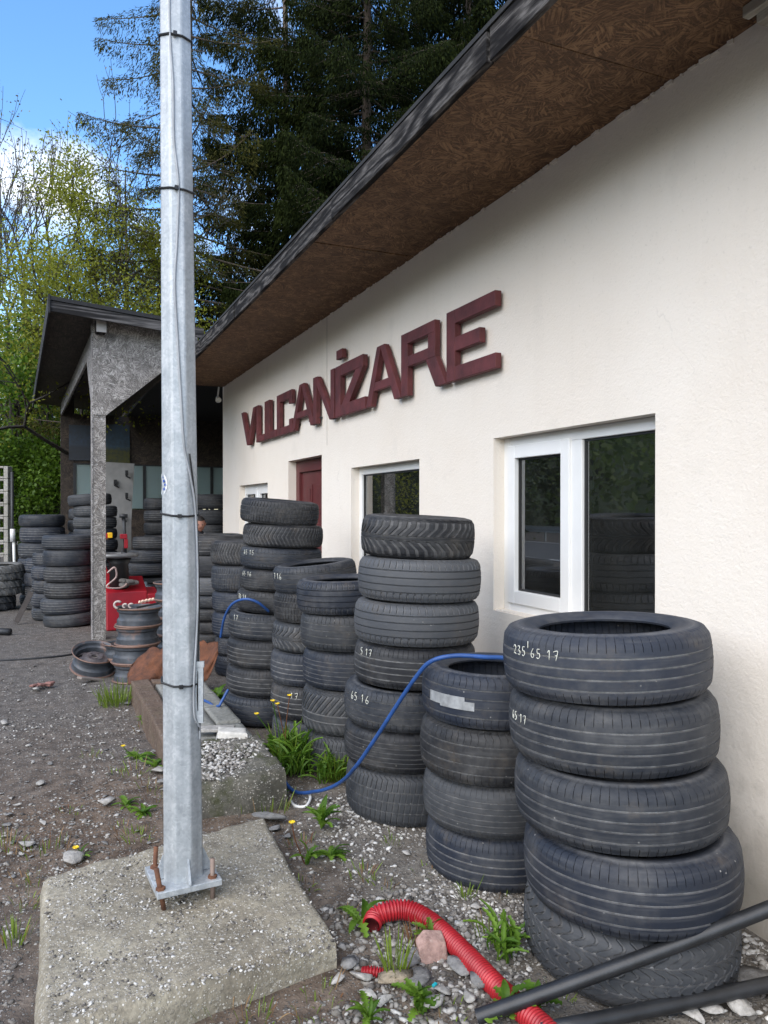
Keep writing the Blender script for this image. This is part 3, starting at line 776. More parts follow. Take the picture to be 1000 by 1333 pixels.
# ------------------------------------------------------------------ rough concrete pieces
def rough_slab(name, mat, corners, ztop, zbot, nu, nv, amp, rnd, seed, parent=None, ztops=None):
    c = [np.array(k, float) for k in corners]     # four xy corners, counter-clockwise
    us = np.concatenate([[0, 0, 0, 0], np.linspace(0, 1, nu), [1, 1, 1, 1]])
    vs = np.concatenate([[0, 0, 0, 0], np.linspace(0, 1, nv), [1, 1, 1, 1]])
    n, m = len(us), len(vs)
    dz = lambda k, L: max(0, 4 - k, k - (L - 5))
    V = np.zeros((n, m, 3))
    for i in range(n):
        for j in range(m):
            u, v = us[i], vs[j]
            p = c[0] * (1 - u) * (1 - v) + c[1] * u * (1 - v) + c[2] * u * v + c[3] * (1 - u) * v
            e = max(dz(i, n), dz(j, m))
            ctr = (c[0] + c[1] + c[2] + c[3]) / 4
            z = ztop if ztops is None else ztops[0] * (1 - u) * (1 - v) + ztops[1] * u * (1 - v) + ztops[2] * u * v + ztops[3] * (1 - u) * v
            t = [0, .12, .4, .75, 1.0][e]
            off = [-rnd, -rnd * .25, 0, 0, .01][e]
            d = (p - ctr); L = max(np.hypot(*d), 1e-6)
            V[i, j, :2] = p + d / L * off
            V[i, j, 2] = z + (zbot - z) * t if e else z
    X, Y = V[..., 0], V[..., 1]
    nz = fbm(X * 9, Y * 9, seed, 4) - .47
    edge = fbm(X * 5 + V[..., 2] * 7, Y * 5, seed + 5, 3) - .45
    V[..., 2] += nz * amp * (V[..., 2] > zbot + .02)
    V[..., 0] += edge * amp * 1.3; V[..., 1] += (fbm(X * 6, Y * 6 + V[..., 2] * 7, seed + 9, 3) - .45) * amp * 1.3
    idx = np.arange(n * m).reshape(n, m)
    Fa = np.stack([idx[:-1, :-1], idx[1:, :-1], idx[1:, 1:], idx[:-1, 1:]], -1).reshape(-1, 4)
    return obj(name, np_mesh(name, V.reshape(-1, 3), Fa, mat, True), parent)
SLAB_Z = .115
o = rough_slab('foundation_slab', CONC, [(-.035, 2.36), (.925, 2.50), (.965, 3.63), (-.02, 3.40)], SLAB_Z, -.08, 70, 80, .022, .03, 31)
tag(o, 'square pebbly concrete foundation block under the steel pole', 'concrete block')
o = rough_slab('rubble_block', CONC_RUB, [(.66, 3.98), (1.165, 3.93), (1.22, 4.70), (.68, 4.72)], .205, -.08, 44, 56, .05, .03, 47, ztops=[.19, .215, .20, .19])
tag(o, 'crumbling mossy concrete step end beside the leafy weeds', 'concrete block')
plat = thing('doorstep_platform', 'low kerbed platform of slate slabs behind the steel pole', 'platform', (.9, 5.7, 0))
rough_slab('kerb', CURB, [(.655, 4.74), (.80, 4.74), (.78, 6.62), (.635, 6.62)], .185, -.06, 10, 90, .014, .012, 51, plat)
rough_slab('kerb', CURB, [(.785, 6.50), (1.2, 6.50), (1.2, 6.62), (.785, 6.62)], .18, -.06, 30, 10, .014, .012, 52, plat)
yy = 4.76
for k, L in enumerate((.36, .45, .42, .46)):
    for (xa, xb) in ((.81, 1.0 + .03 * (k % 2)), (1.01 + .03 * (k % 2), 1.20)):
        rough_slab('slate_slab', SLATE, [(xa, yy + .008), (xb, yy + .008), (xb, yy + L - .008), (xa, yy + L - .008)], .168 + random.uniform(-.006, .006), .02, 8, 12, .008, .006, 60 + k, plat)
    yy += L
mb = MB(); mb.bbox((.80, 4.78, -.05), (1.19, 6.48, .10)); mb.build('bedding', CONC_RUB, plat)

p = P(284, 11.45, Z(519, 11.45)); mb = MB(); Ml = Matrix.Translation(p) @ Matrix.Rotation(math.radians(125), 4, 'X')
mb.lathe([(.001, -.04), (.025, -.04), (.032, .0), (.045, .05), (.038, .05), (.001, .02)], 16, Ml)
t = thing('wall_lamp', 'small white spotlight under the eaves at the far workshop corner', 'lamp', p)
mb.build('lamp_head', UPVC, t, True); mb = MB(); mb.tube([p + Vector((.0, .02, .03)), Vector((p.x + .02, p.y + .03, 3.415))], .012, 6); mb.build('bracket', UPVC, t)
# ------------------------------------------------------------------ tyres
R0, W0 = .33, .22
def tyre_mesh(name, pitches, cols, grooves, hw, lat, shear, depth=.0085, bead=.63, extra_rows=.07, low=False, crown=.010, gpale=1.0):
    rows = {}
    for v in np.arange(-.96, .961, extra_rows): rows[round(float(v), 4)] = 0.0
    for g in grooves:
        for v in list(rows):
            if abs(v - g) < hw + .02: del rows[v]
        e = hw * .45
        for v, d in ((g - hw, 0), (g - hw + e, 1), (g + hw - e, 1), (g + hw, 0)): rows[round(v, 4)] = d
    vs = np.array(sorted(rows)); cd = np.array([rows[k] for k in sorted(rows)])
    nP = pitches; fr = np.array([c[0] for c in cols]); lt = np.array([c[1] for c in cols])
    ang = ((np.arange(nP)[:, None] + fr[None, :]) / nP * 2 * np.pi).ravel()
    L = np.tile(lt, nP); n = len(ang)
    lm = np.array([lat(v) for v in vs]); shv = np.array([shear(v) for v in vs]) * 2 * np.pi / nP
    tw = .425 * W0
    rad = R0 - crown * vs ** 2 - .010 * np.clip((np.abs(vs) - .8) / .2, 0, 1) ** 2
    dep = np.maximum(cd[None, :], L[:, None] * lm[None, :])
    Rr = rad[None, :] - depth * dep
    A = ang[:, None] + shv[None, :]
    V = np.stack([Rr * np.cos(A), Rr * np.sin(A), np.broadcast_to(vs * tw, A.shape)], -1)
    tone_mix = np.maximum(cd[None, :] * gpale, (L[:, None] * lm[None, :]) * .25) * np.ones_like(A)  # groove floors paler than the ribs, lateral cuts less so
    # sidewalls, beads and liner (closed ring after the tread)
    s = [(R0 - .021, .452), (R0 - .034, .475), (R0 - .052, .492), (.80 * R0 + .01, .50), (.77 * R0, .497), (.765 * R0, .492), (.72 * R0, .482), (bead * R0 + .014, .452),
         (bead * R0 + .004, .43), (bead * R0, .40), (bead * R0 + .003, .365), (bead * R0 + .02, .37), (.78 * R0, .445), (.88 * R0, .43), (R0 - .026, .35), (R0 - .019, .15)]
    ring = [(r, z * W0) for r, z in s] + [(r, -z * W0) for r, z in s[::-1]]
    ring = np.array(ring)
    A2 = ang[:, None] + np.zeros(len(ring))[None, :]
    # shoulder blocks continue a little down the sidewall
    rr = ring[None, :, 0] - np.where((ring[None, :, 0] > R0 - .04), L[:, None] * max(lat(.95), lat(-.95)) * depth * .8, 0)
    V2 = np.stack([rr * np.cos(A2), rr * np.sin(A2), np.broadcast_to(ring[:, 1], A2.shape)], -1)
    Va = np.concatenate([V, V2], 1); m = Va.shape[1]
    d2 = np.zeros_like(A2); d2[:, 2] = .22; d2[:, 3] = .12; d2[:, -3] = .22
    da = np.concatenate([tone_mix, d2], 1)
    idx = np.arange(n * m).reshape(n, m)
    nx = np.roll(idx, -1, 0); ny = np.roll(idx, -1, 1)
    Fa = np.stack([idx, nx, np.roll(nx, -1, 1), ny], -1).reshape(-1, 4)
    me = np_mesh(name, Va.reshape(-1, 3), Fa, TYRE, True, {'tone_mix': da.ravel()})
    me.set_sharp_from_angle(angle=math.radians(38))
    return me
thin = [(0, 0), (.90, 0), (.925, 1), (.965, 1)]
med = [(0, 0), (.70, 0), (.76, 1), (.94, 1)]
wide = [(0, 0), (.52, 0), (.60, 1), (.92, 1)]
sh_both = lambda a: (lambda v: 1.0 if abs(v) > a else 0.0)
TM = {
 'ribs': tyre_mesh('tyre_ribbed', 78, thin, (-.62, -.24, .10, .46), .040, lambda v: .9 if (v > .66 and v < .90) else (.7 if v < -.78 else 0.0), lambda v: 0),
 'ribs2': tyre_mesh('tyre_ribbed_worn', 64, thin, (-.60, -.20, .20, .58), .034, lambda v: .6 if abs(v) > .66 else 0.0, lambda v: .3 * v, gpale=.7),
 'dark': tyre_mesh('tyre_dark_grooves', 56, med, (-.58, -.2, .2, .58), .036, lambda v: .8 if abs(v) > .66 else 0.0, lambda v: .2 * v, gpale=.0, depth=.008),
 'fine': tyre_mesh('tyre_fine_ribs', 80, thin, (-.72, -.46, -.2, .08, .34, .6), .026, lambda v: .5 if abs(v) > .74 else 0.0, lambda v: 0, depth=.005, gpale=.6),
 'chev': tyre_mesh('tyre_chevron', 40, wide, (-.10, .10), .030, lambda v: .9 if abs(v) > .14 else 0.0, lambda v: 2.0 * min(abs(v), .62) + .25 * max(0, abs(v) - .62), gpale=.45, depth=.0075),
 'zig': tyre_mesh('tyre_zigzag', 52, med, (-.5, 0, .5), .030, lambda v: .75, lambda v: .55 * math.sin(v * 9), gpale=.8),
 'block': tyre_mesh('tyre_blocks', 70, med, (-.45, 0, .45), .034, lambda v: .8 if abs(v) > .48 else .45, lambda v: .5 * v if v < .45 else .5 * v + .4, gpale=.45),
 'slant': tyre_mesh('tyre_slanted', 44, wide, (-.05, -.42), .034, lambda v: .95 if v > 0 else (.5 if v < -.46 else 0.0), lambda v: 2.2 * v if v > 0 else -1.2 * v, gpale=.8, depth=.0075),
 'winter': tyre_mesh('tyre_winter', 62, wide, (-.33, .33), .024, lambda v: .85, lambda v: 1.3 * abs(v), gpale=.2, depth=.0075),
 'low': tyre_mesh('tyre_far', 36, [(0, 0), (.5, 0)], (-.6, -.2, .2, .58), .055, lambda v: 0.0, lambda v: 0, extra_rows=.3, gpale=.75, depth=.008),
 'lowp': tyre_mesh('tyre_far_plain', 36, [(0, 0), (.5, 0)], (-.45, .3), .035, lambda v: 0.0, lambda v: 0, extra_rows=.3, gpale=.5),
 'offroad': tyre_mesh('tyre_offroad', 15, [(0, 0), (.40, 0), (.46, 1), (.92, 1)], (0.0, ), .10, lambda v: 1.0 if abs(v) > .1 else 0.3, lambda v: .5 * math.copysign(1, v) * (.5 - abs(v)) + (.45 if v > 0 else 0), gpale=.0, depth=.026, extra_rows=.10),
}
TINT = {'n': (.015, .019, .027), 'b': (.014, .019, .031), 'g': (.056, .060, .067), 'k': (.010, .011, .014), 'm': (.028, .031, .036), 'w': (.12, .118, .112)}
tyre_count = 0
DIG = {
 '0': [[(.5, 1), (.15, .7), (.15, .3), (.5, 0), (.85, .3), (.85, .7), (.5, 1)]], '1': [[(.25, .75), (.6, 1), (.5, 0)]],
 '2': [[(.1, .75), (.4, 1), (.75, .8), (.6, .5), (.1, .05), (.45, .12), (.9, .0)]], '3': [[(.15, .9), (.6, 1), (.7, .75), (.4, .55), (.8, .35), (.6, .02), (.1, .08)]],
 '4': [[(.6, 1), (.1, .4), (.85, .4)], [(.65, .6), (.6, 0)]], '5': [[(.85, 1), (.35, .98), (.3, .58), (.7, .55), (.8, .25), (.5, 0), (.12, .08)]],
 '6': [[(.7, 1), (.3, .6), (.15, .2), (.5, 0), (.8, .2), (.65, .42), (.2, .35)]], '7': [[(.1, .9), (.5, 1), (.9, .95), (.45, 0)], [(.35, .5), (.8, .55)]],
 '8': [[(.7, .9), (.4, 1), (.25, .75), (.7, .3), (.5, 0), (.2, .2), (.6, .65), (.7, .9)]], '9': [[(.8, .8), (.45, 1), (.2, .72), (.5, .5), (.8, .8), (.6, 0)]],
 "'": [[(.5, 1.7), (.4, .95)]], ' ': [], '/': [[(.8, 1.1), (.2, -.1)]],
}
def stack_center(px, D, r):
    d = D; al = math.atan((px - 500) / F)
    for _ in range(30):
        a = al + math.asin(min(.9, r / d)); d = D / math.cos(a)
    return a, d
def write_on(o, text, px, v, h, r, w, M, cz, color=None):
    """paint-marker figures on the tread at photo column px, height v across the tread"""
    c = M.translation; dcam = math.hypot(c.x, c.y)
    # angle on the cylinder where the ray of column px meets it
    u = (px - 500) / F; dx, dy = FX + RX * u, FY + RY * u; L = math.hypot(dx, dy); dx /= L; dy /= L
    bq = c.x * dx + c.y * dy; disc = bq * bq - (dcam ** 2 - (r + .001) ** 2)
    tq = bq - math.sqrt(max(disc, 0)); th = math.atan2(dy * tq - c.y, dx * tq - c.x)
    mb = MB(); s = 0
    rs = r + .0012 - .010 * v * v * r / R0
    for ch in text:
        for st in DIG[ch]:
            pts = []
            for (a, t) in st:
                ang = th + (s + a * .62 + random.uniform(-.02, .02)) * h / r
                pts.append((rs * math.cos(ang), rs * math.sin(ang), v * .425 * w + (t - .5) * h))
            sp = spline(pts, 4)
            mb.tube(sp, h * .046, 5)
        s += .62 if ch == "'" else (.55 if ch == ' ' else .82)
    me = mb.mesh('painted_size', CHALK, True)
    # those points are in tyre space before tilt and spin: undo spin and scale
    me.transform(Matrix.Diagonal((R0 / r, R0 / r, W0 / w, 1)) @ Matrix.Rotation(-o['spin'], 4, 'Z'))
    t = obj('painted_size', me, o)
    t['label'] = 'hand-painted size figures in white'
    return t
def put_tyre(c, r, w, design, tint, label, group, tilt=(0, 0), spin=None):
    global tyre_count
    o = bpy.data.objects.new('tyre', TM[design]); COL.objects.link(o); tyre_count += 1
    sp = random.uniform(0, 6.28) if spin is None else spin
    T = Matrix.Rotation(-YAW, 3, 'Z') @ Matrix.Rotation(math.radians(tilt[0]), 3, 'Y') @ Matrix.Rotation(math.radians(tilt[1]), 3, 'X') @ Matrix.Rotation(YAW, 3, 'Z') @ Matrix.Rotation(sp, 3, 'Z')
    o.location = c; o.rotation_euler = T.to_euler(); o.scale = (r / R0, r / R0, w / W0 * .985)
    k = TINT[tint]; j = random.uniform(.85, 1.15); o.color = (k[0] * j, k[1] * j, k[2] * j, 1)
    o['spin'] = sp
    return tag(o, label, 'tyre', group)
ORD = ['topmost', 'second', 'third', 'fourth', 'fifth', 'sixth', 'seventh', 'eighth', 'ninth', 'tenth']
def stack(phrase, D, rows, seams, group, floor=True, dlist=None):
    """rows: (left px, radius, design, tint, tilt) from the top; seams: photo rows of the tread edges on the near side"""
    out = []; n = len(rows)
    zs = []
    for i, (lp, r, *_r) in enumerate(rows):
        a, d = stack_center(lp, dlist[i] if dlist else D, r)
        zt = CAM_H - (seams[i] - HOR) / F * (d - r + .012) * math.cos(a)
        zb = CAM_H - (seams[i + 1] - HOR) / F * (d - r + .012) * math.cos(a)
        zs.append([a, d, zt, zb])
    if floor: zs[-1][3] = 0.0
    for i in range(n - 1):
        m = (zs[i][3] + zs[i + 1][2]) / 2; zs[i][3] = m; zs[i + 1][2] = m
    for i, (lp, r, des, tint, tilt) in enumerate(rows):
        a, d, zt, zb = zs[i]; an = a
        X = math.sin(an) * d; Yd = math.cos(an) * d
        c = Vector((FX * Yd + RX * X, FY * Yd + RY * X, (zt + zb) / 2))
        w = max(.13, zt - zb)
        od = ORD[i] if i < n - 1 or n == 1 else 'lowest'
        lab = f"{od} tyre in {phrase}"
        o = put_tyre(c, r, w, des, tint, lab, group, tilt)
        out.append((o, r, w, Matrix.Translation(c)))
    return out
GO = 'used tyres stacked along the workshop wall'
GS = 'used tyres stacked in and around the shed'
N0 = (0, 0)
s1 = stack('the wide near stack of five beside the black pipes', 2.83,
  [(655, .37, 'ribs', 'b', (-2.2, -.6)), (662.6, .37, 'ribs', 'n', (-1.6, 0)), (670, .37, 'ribs', 'n', (-1.5, 0)), (682, .37, 'ribs', 'b', (-1.2, 0)), (682, .37, 'zig', 'm', (2.5, 1.5))],
  [829, 925, 1023, 1125, 1228, 1325], GO, dlist=[2.83, 2.82, 2.77, 2.72, 2.75])
s2 = stack('the low stack of four under the blue hose', 3.46,
  [(549.4, .316, 'ribs2', 'b', (.8, 0)), (547, .316, 'ribs2', 'k', (1, 0)), (551, .316, 'fine', 'm', (.8, 0)), (554.6, .316, 'ribs', 'b', (1.0, 0))],
  [882, 955.7, 1030, 1098, 1172], GO)
s3 = stack('the tall stack of seven between the two large windows', 4.13,
  [(470, .305, 'chev', 'k', (2.6, 1.2)), (466, .33, 'dark', 'g', (1.6, 0)), (461, .335, 'dark', 'g', (1.2, 0)), (461, .325, 'ribs', 'k', (1.5, 0)), (448, .33, 'ribs2', 'n', (2.0, 1)), (448, .33, 'fine', 'k', (1, 0)), (450, .335, 'block', 'm', (1.5, 0))],
  [672, 729, 788, 846, 903, 957, 1012, 1086], GO)
s4 = stack('the stack of five just left of the tallest window stack', 4.8,
  [(386, .302, 'dark', 'b', (-1.5, .5)), (391, .30, 'ribs2', 'm', (.8, 0)), (394, .295, 'fine', 'b', (1, 0)), (393, .30, 'slant', 'm', (1, 0)), (394, .30, 'block', 'm', (1, 0))],
  [757, 802.5, 852, 903, 963, 1012], GO)
s5 = stack('the narrow stack of six with a tilted top below the door', 5.35,
  [(355.5, .29, 'ribs2', 'n', (-5.5, 2)), (356, .285, 'block', 'k', (0, 0)), (354, .285, 'chev', 'm', (1, 0)), (352, .285, 'ribs', 'b', (1, 0)), (352, .285, 'ribs', 'k', (1, 0)), (354, .285, 'fine', 'n', (0, 0))],
  [735, 772.5, 814, 853, 897, 942, 978], GO)
s6 = stack('the leaning stack of nine before the red door', 5.9,
  [(312.7, .30, 'block', 'k', (5, 1.5)), (316, .306, 'winter', 'k', (2.5, 0)), (312.7, .31, 'ribs2', 'n', (2.2, 0)), (312, .315, 'fine', 'k', (2, 0)), (308, .315, 'ribs2', 'k', (2, 0)), (297, .32, 'ribs', 'n', (1.5, 0)), (295, .325, 'ribs', 'k', (1.2, 0)), (294, .325, 'ribs', 'k', (1, 0)), (289, .33, 'ribs2', 'n', (2, 0))],
  [650, 683, 714, 743, 772, 801, 836, 873, 911, 952], GO)
s7 = stack('the stack of six left of the leaning stack', 7.5,
  [(273.8, .30, 'winter', 'k', (0, 0)), (274.7, .30, 'block', 'n', (0, 0)), (275.7, .30, 'fine', 'b', (0, 0)), (275.6, .30, 'fine', 'b', (0, 0)), (279, .295, 'fine', 'b', (0, 0)), (279, .295, 'dark', 'b', (0, 0))],
  [704, 737, 772, 799, 831.6, 856, 884], GO)
s8 = stack('the half-hidden stack right behind the steel pole', 9.3,
  [(240, .36, 'low', 'k', (-1, 1.5)), (240, .36, 'lowp', 'k', N0), (241, .36, 'low', 'g', N0), (240, .36, 'low', 'n', N0), (240, .36, 'low', 'k', N0), (242, .35, 'lowp', 'k', N0), (240, .36, 'low', 'k', N0)],
  [697, 723, 752, 776, 793, 810, 826, 842], GO)
s9 = stack('the broad stack of six left of the shed post', 10.6,
  [(54, .34, 'low', 'n', N0), (55, .33, 'lowp', 'n', N0), (56, .335, 'low', 'k', N0), (56.5, .335, 'low', 'k', N0), (52, .345, 'low', 'n', (-1.5, 0)), (55.5, .345, 'lowp', 'm', (-3, 0))],
  [697, 716, 738, 759, 780, 801, 818], GS)
s10 = stack('the slim stack tucked left of the broad stack', 11.2,
  [(40, .30, 'low', 'b', N0), (41, .30, 'low', 'n', N0), (40.5, .30, 'low', 'b', N0), (40.5, .30, 'low', 'm', N0)], [738, 755.5, 773, 792, 810], GS)
s11 = stack('the tall far stack left of the shed under the maple', 12.9,
  [(24, .36, 'lowp', 'n', N0), (25, .355, 'low', 'b', N0), (23, .355, 'low', 'n', N0), (22.5, .35, 'low', 'b', N0), (26, .35, 'low', 'b', N0), (26, .35, 'lowp', 'k', N0), (25, .35, 'low', 'k', N0)], [670, 686, 707, 727, 745, 760, 775, 790], GS)
s12 = stack('the short stack before the tall far stack', 12.3,
  [(32, .27, 'low', 'b', N0), (31, .27, 'lowp', 'b', N0), (32, .27, 'low', 'k', N0), (32, .27, 'low', 'k', N0)], [727, 746, 764, 780, 796], GS)
s12b = stack('the short stack behind the slim one', 11.75,
  [(42, .25, 'low', 'n', N0), (42, .25, 'low', 'n', N0), (42, .25, 'lowp', 'k', N0), (42, .25, 'low', 'k', N0), (42, .25, 'low', 'k', N0)], [720, 737, 754, 771, 787, 804], GS)
s13 = stack('the pile of chunky off-road tyres at the yard edge', 12.2,
  [(-34, .36, 'offroad', 'w', (0, 3)), (-37, .36, 'offroad', 'w', N0), (-45, .36, 'offroad', 'm', N0)], [736, 756, 777, 797], GS)
s14 = stack('the tall stack inside the shed behind its post', 12.6,
  [(88, .34, 'lowp', 'm', (-4, 0))] + [(95.5 + random.uniform(-1, 1), .34, random.choice(['low', 'lowp']), random.choice('nmn'), N0) for _ in range(9)], [643, 658, 673, 688, 703, 718, 733, 748, 763, 778, 793], GS)
s15 = stack('the stack behind the tall one inside the shed', 13.4,
  [(88 + random.uniform(-1, 1), .33, random.choice(['low', 'lowp']), random.choice('nk'), N0) for _ in range(8)], [662, 677, 692, 708, 723, 738, 754, 769, 784], GS)
s16 = stack('the pile of three on the bench in the shed', 12,
  [(172, .33, 'low', 'k', N0), (165.6, .35, 'low', 'n', (-1, 0)), (160.5, .36, 'low', 'n', (-1, 0))], [699, 716.5, 733.5, 750], GS, floor=False)
s17 = stack('the dark stack at the back of the shed under the panels', 14.3,
  [(187, .34, random.choice(['low', 'lowp']), 'k', N0) for _ in range(8)], [648, 664, 680, 696, 712, 728, 744, 760, 777], GS)
s18 = stack('the dark stack behind the crouching person', 13.2,
  [(251, .35, 'lowp', 'k', N0) for _ in range(7)], [643, 663, 683, 704, 724, 745, 765, 786], GS)
def wr(s, i, text, px, v, h):
    o, r, w, M = s[i]; write_on(o, text, px, v, h, r, w, M, 0)
wr(s1, 0, "235'65 17", 669, .50, .032)
wr(s1, 1, '65 17', 667.5, .40, .030)
wr(s3, 4, '65 16', 456, .62, .040)
wr(s3, 3, '5 17', 468, .72, .036)
wr(s5, 0, '7 16', 357, .45, .040)
wr(s6, 2, '65 15', 317, .6, .034)
wr(s6, 3, '65 16', 315, .65, .034)
wr(s6, 4, '70 18', 310, .5, .034)
wr(s5, 4, '17', 377, .65, .04)
wr(s6, 5, '17', 303, .75, .04)
# torn silvery label on the low stack's top tyre
o, r, w, M = s2[0]
th0, th1 = None, None
def label_patch():
    c = M.translation; V = []; Fa = []
    def ang(px):
        u = (px - 500) / F; dx, dy = FX + RX * u, FY + RY * u; L = math.hypot(dx, dy); dx /= L; dy /= L
        b = c.x * dx + c.y * dy; t = b - math.sqrt(b * b - (c.x ** 2 + c.y ** 2 - r * r)); return math.atan2(dy * t - c.y, dx * t - c.x)
    a0, a1 = ang(561), ang(618)
    def patch(b0, b1, v0, v1, lift):
        base = len(V); n = 14
        for k in range(n + 1):
            a = b0 + (b1 - b0) * k / n
            for v in (v0, v1):
                for q in (0, .0015):
                    rr = r + .001 + lift + q
                    V.append((rr * math.cos(a), rr * math.sin(a), v * .425 * w))
        for k in range(n):
            i = base + k * 4
            Fa.extend([(i + 1, i + 5, i + 7, i + 3), (i, i + 1, i + 3, i + 2), (i + 2, i + 3, i + 7, i + 6), (i, i + 4, i + 5, i + 1)])
    patch(a0, a0 + (a1 - a0) * .82, -.20, .26, 0); patch(a0 + (a1 - a0) * .30, a1, -.28, .08, .0004)
    me = bpy.data.meshes.new('paper_label'); me.from_pydata(V, [], Fa); me.materials.append(STICKER)
    me.transform(Matrix.Diagonal((R0 / r, R0 / r, W0 / w, 1)) @ Matrix.Rotation(-o['spin'], 4, 'Z'))
    t = obj('paper_label', me, o); t['label'] = 'torn silvery paper label'
label_patch()
# ------------------------------------------------------------------ steel pole
PX, PY = .4815, 3.012
pole = thing('steel_pole', 'tall galvanised eight-sided steel pole bolted on the concrete foundation block', 'pole', (PX, PY, SLAB_Z))
def pole_c(z): k = (z - .2) / 3.35; return Vector((PX - .0256 * k, PY + .0113 * k, z))
def pole_r(z): return .0785 - .0054 * (z - .2)
PROT = math.radians(14)
def octa(z, dr=0.0): 
    c = pole_c(z); r = pole_r(z) + dr
    return [c + Vector((r * math.cos(PROT + k * math.pi / 4), r * math.sin(PROT + k * math.pi / 4), 0)) for k in range(8)]
PLZ = SLAB_Z + .066
mb = MB(); zs = [PLZ + .013 - .001, 1, 2, 3, 4, 5, 6, 7.2]; vs = [v for z in zs for v in octa(z)]
fs = [(i * 8 + k, i * 8 + (k + 1) % 8, (i + 1) * 8 + (k + 1) % 8, (i + 1) * 8 + k) for i in range(len(zs) - 1) for k in range(8)] + [tuple(range(7 + 8 * (len(zs) - 1), 8 * (len(zs) - 1) - 1, -1))]
mb.add(vs, fs); mb.build('shaft', GALV, pole, bevel=.006)
pr = math.radians(4)
Mp = Matrix.Rotation(pr, 3, 'Z')
mb = MB(); mb.box((PX, PY + .012, PLZ), (.242, .242, .024), pr); plate = mb.build('base_plate', GALV, pole, bevel=.003)
for k in range(4):
    ang = pr + k * math.pi / 2
    d = Vector((math.cos(ang), math.sin(ang), 0)); n = Vector((-d.y, d.x, 0)) * .004
    a = Vector((PX, PY, PLZ + .014))
    mb = MB(); mb.prism([a + d * .062 - n, a + d * .112 - n, a + d * .112 - n + Vector((0, 0, .006)), a + d * .078 - n + Vector((0, 0, .085)), a + d * .062 - n + Vector((0, 0, .085))], n * 2); mb.build('stiffener', GALV, plate)
for k, (sx, sy, h, lean) in enumerate(((-1, -1, .10, -.028), (1, -1, .09, .0), (-1, 1, .10, .008), (1, 1, .11, .0))):
    q = Mp @ Vector((sx * .091, sy * .091, 0)); base = Vector((PX + q.x, PY + .012 + q.y, PLZ - .066)); top = base + Vector((lean, lean * .3, .06 + h))
    mb = MB(); mb.tube([base, top], .009, 8); bo = mb.build('anchor_bolt', RUST if k != 1 else simple('dull_bolt', (.22, .16, .13), .7), plate, True)
    c = base + (top - base) * (.07 / (.06 + h))
    mb = MB(); mb.lathe([(0.001, .0), (.018, .0), (.018, .017), (.001, .019)], 6, Matrix.Translation(c)); mb.build('nut', RUST, bo)
# the straps and the cable fixed to the shaft
for py in (55, 251, 668, 885):
    z = Z(py, 2.95); pts = octa(z, .004); tl = .012
    mb = MB(); n = 8
    ring = [p + Vector((0, 0, tl * math.sin(k * .8))) for k, p in enumerate(pts)]
    mb.tube(ring + [ring[0]], .0042, 6); mb.box(ring[5] + (ring[6] - ring[5]) * .45 - Vector((0, .008, 0)), (.014, .012, .014))
    tag(mb.build('cable_tie', BLACK), 'black cable tie round the steel pole, ' + {55: 'nearest the top of the picture', 251: 'level with the workshop eaves', 668: 'level with the window glass', 885: 'lowest, above the hatch'}[py], 'cable tie', 'cable ties on the pole')
def on_pole(px, py, lift):
    """point on the shaft's near side in photo column px (shaft stands about 2.95 m away)"""
    z = Z(py, 2.88); c = pole_c(z); r = pole_r(z) * .97 + lift
    u = (px - 500) / F; dx, dy = FX + RX * u, FY + RY * u; L = math.hypot(dx, dy); dx /= L; dy /= L
    b = c.x * dx + c.y * dy; disc = b * b - (c.x ** 2 + c.y ** 2 - r * r)
    t = b - math.sqrt(max(disc, 1e-6)); return Vector((dx * t, dy * t, z))
cb = spline([on_pole(px, py, .004) for px, py in ((221, -60), (222, 40), (226, 110), (227, 180), (233, 240), (231, 310), (228, 370), (232, 450), (236, 520), (240, 580), (248, 620), (254, 660), (257, 730), (257, 800), (254, 860), (252, 900), (253, 935), (259, 950), (260, 968))], 6)
mb = MB(); mb.tube(cb, .0042, 6); tag(mb.build('pole_cable', GREY_CABLE, None, True), 'thin grey cable snaking down the face of the steel pole', 'cable')
cb = spline([on_pole(px, py, .004) for px, py in ((247, 590), (254, 650), (258, 720), (259, 800), (258, 860), (257, 905), (258, 940), (260, 962))], 6)
mb = MB(); mb.tube(cb, .0032, 6); tag(mb.build('pole_cable', BLACK, None, True), 'thin black cable beside the grey one low on the steel pole', 'cable')
mb = MB(); a = on_pole(258.5, 872, .003); b = on_pole(258.5, 945, .003); dv = Vector((.018, -.006, 0))
mb.prism([a - dv, a + dv, b + dv, b - dv], (-.004, -.008, 0)); mb.build('hatch_cover', GALV, pole)
mb = MB(); mb.box(a + Vector((.0, -.006, .012)), (.04, .014, .022), -.3); mb.build('hatch_catch', GALV, pole)
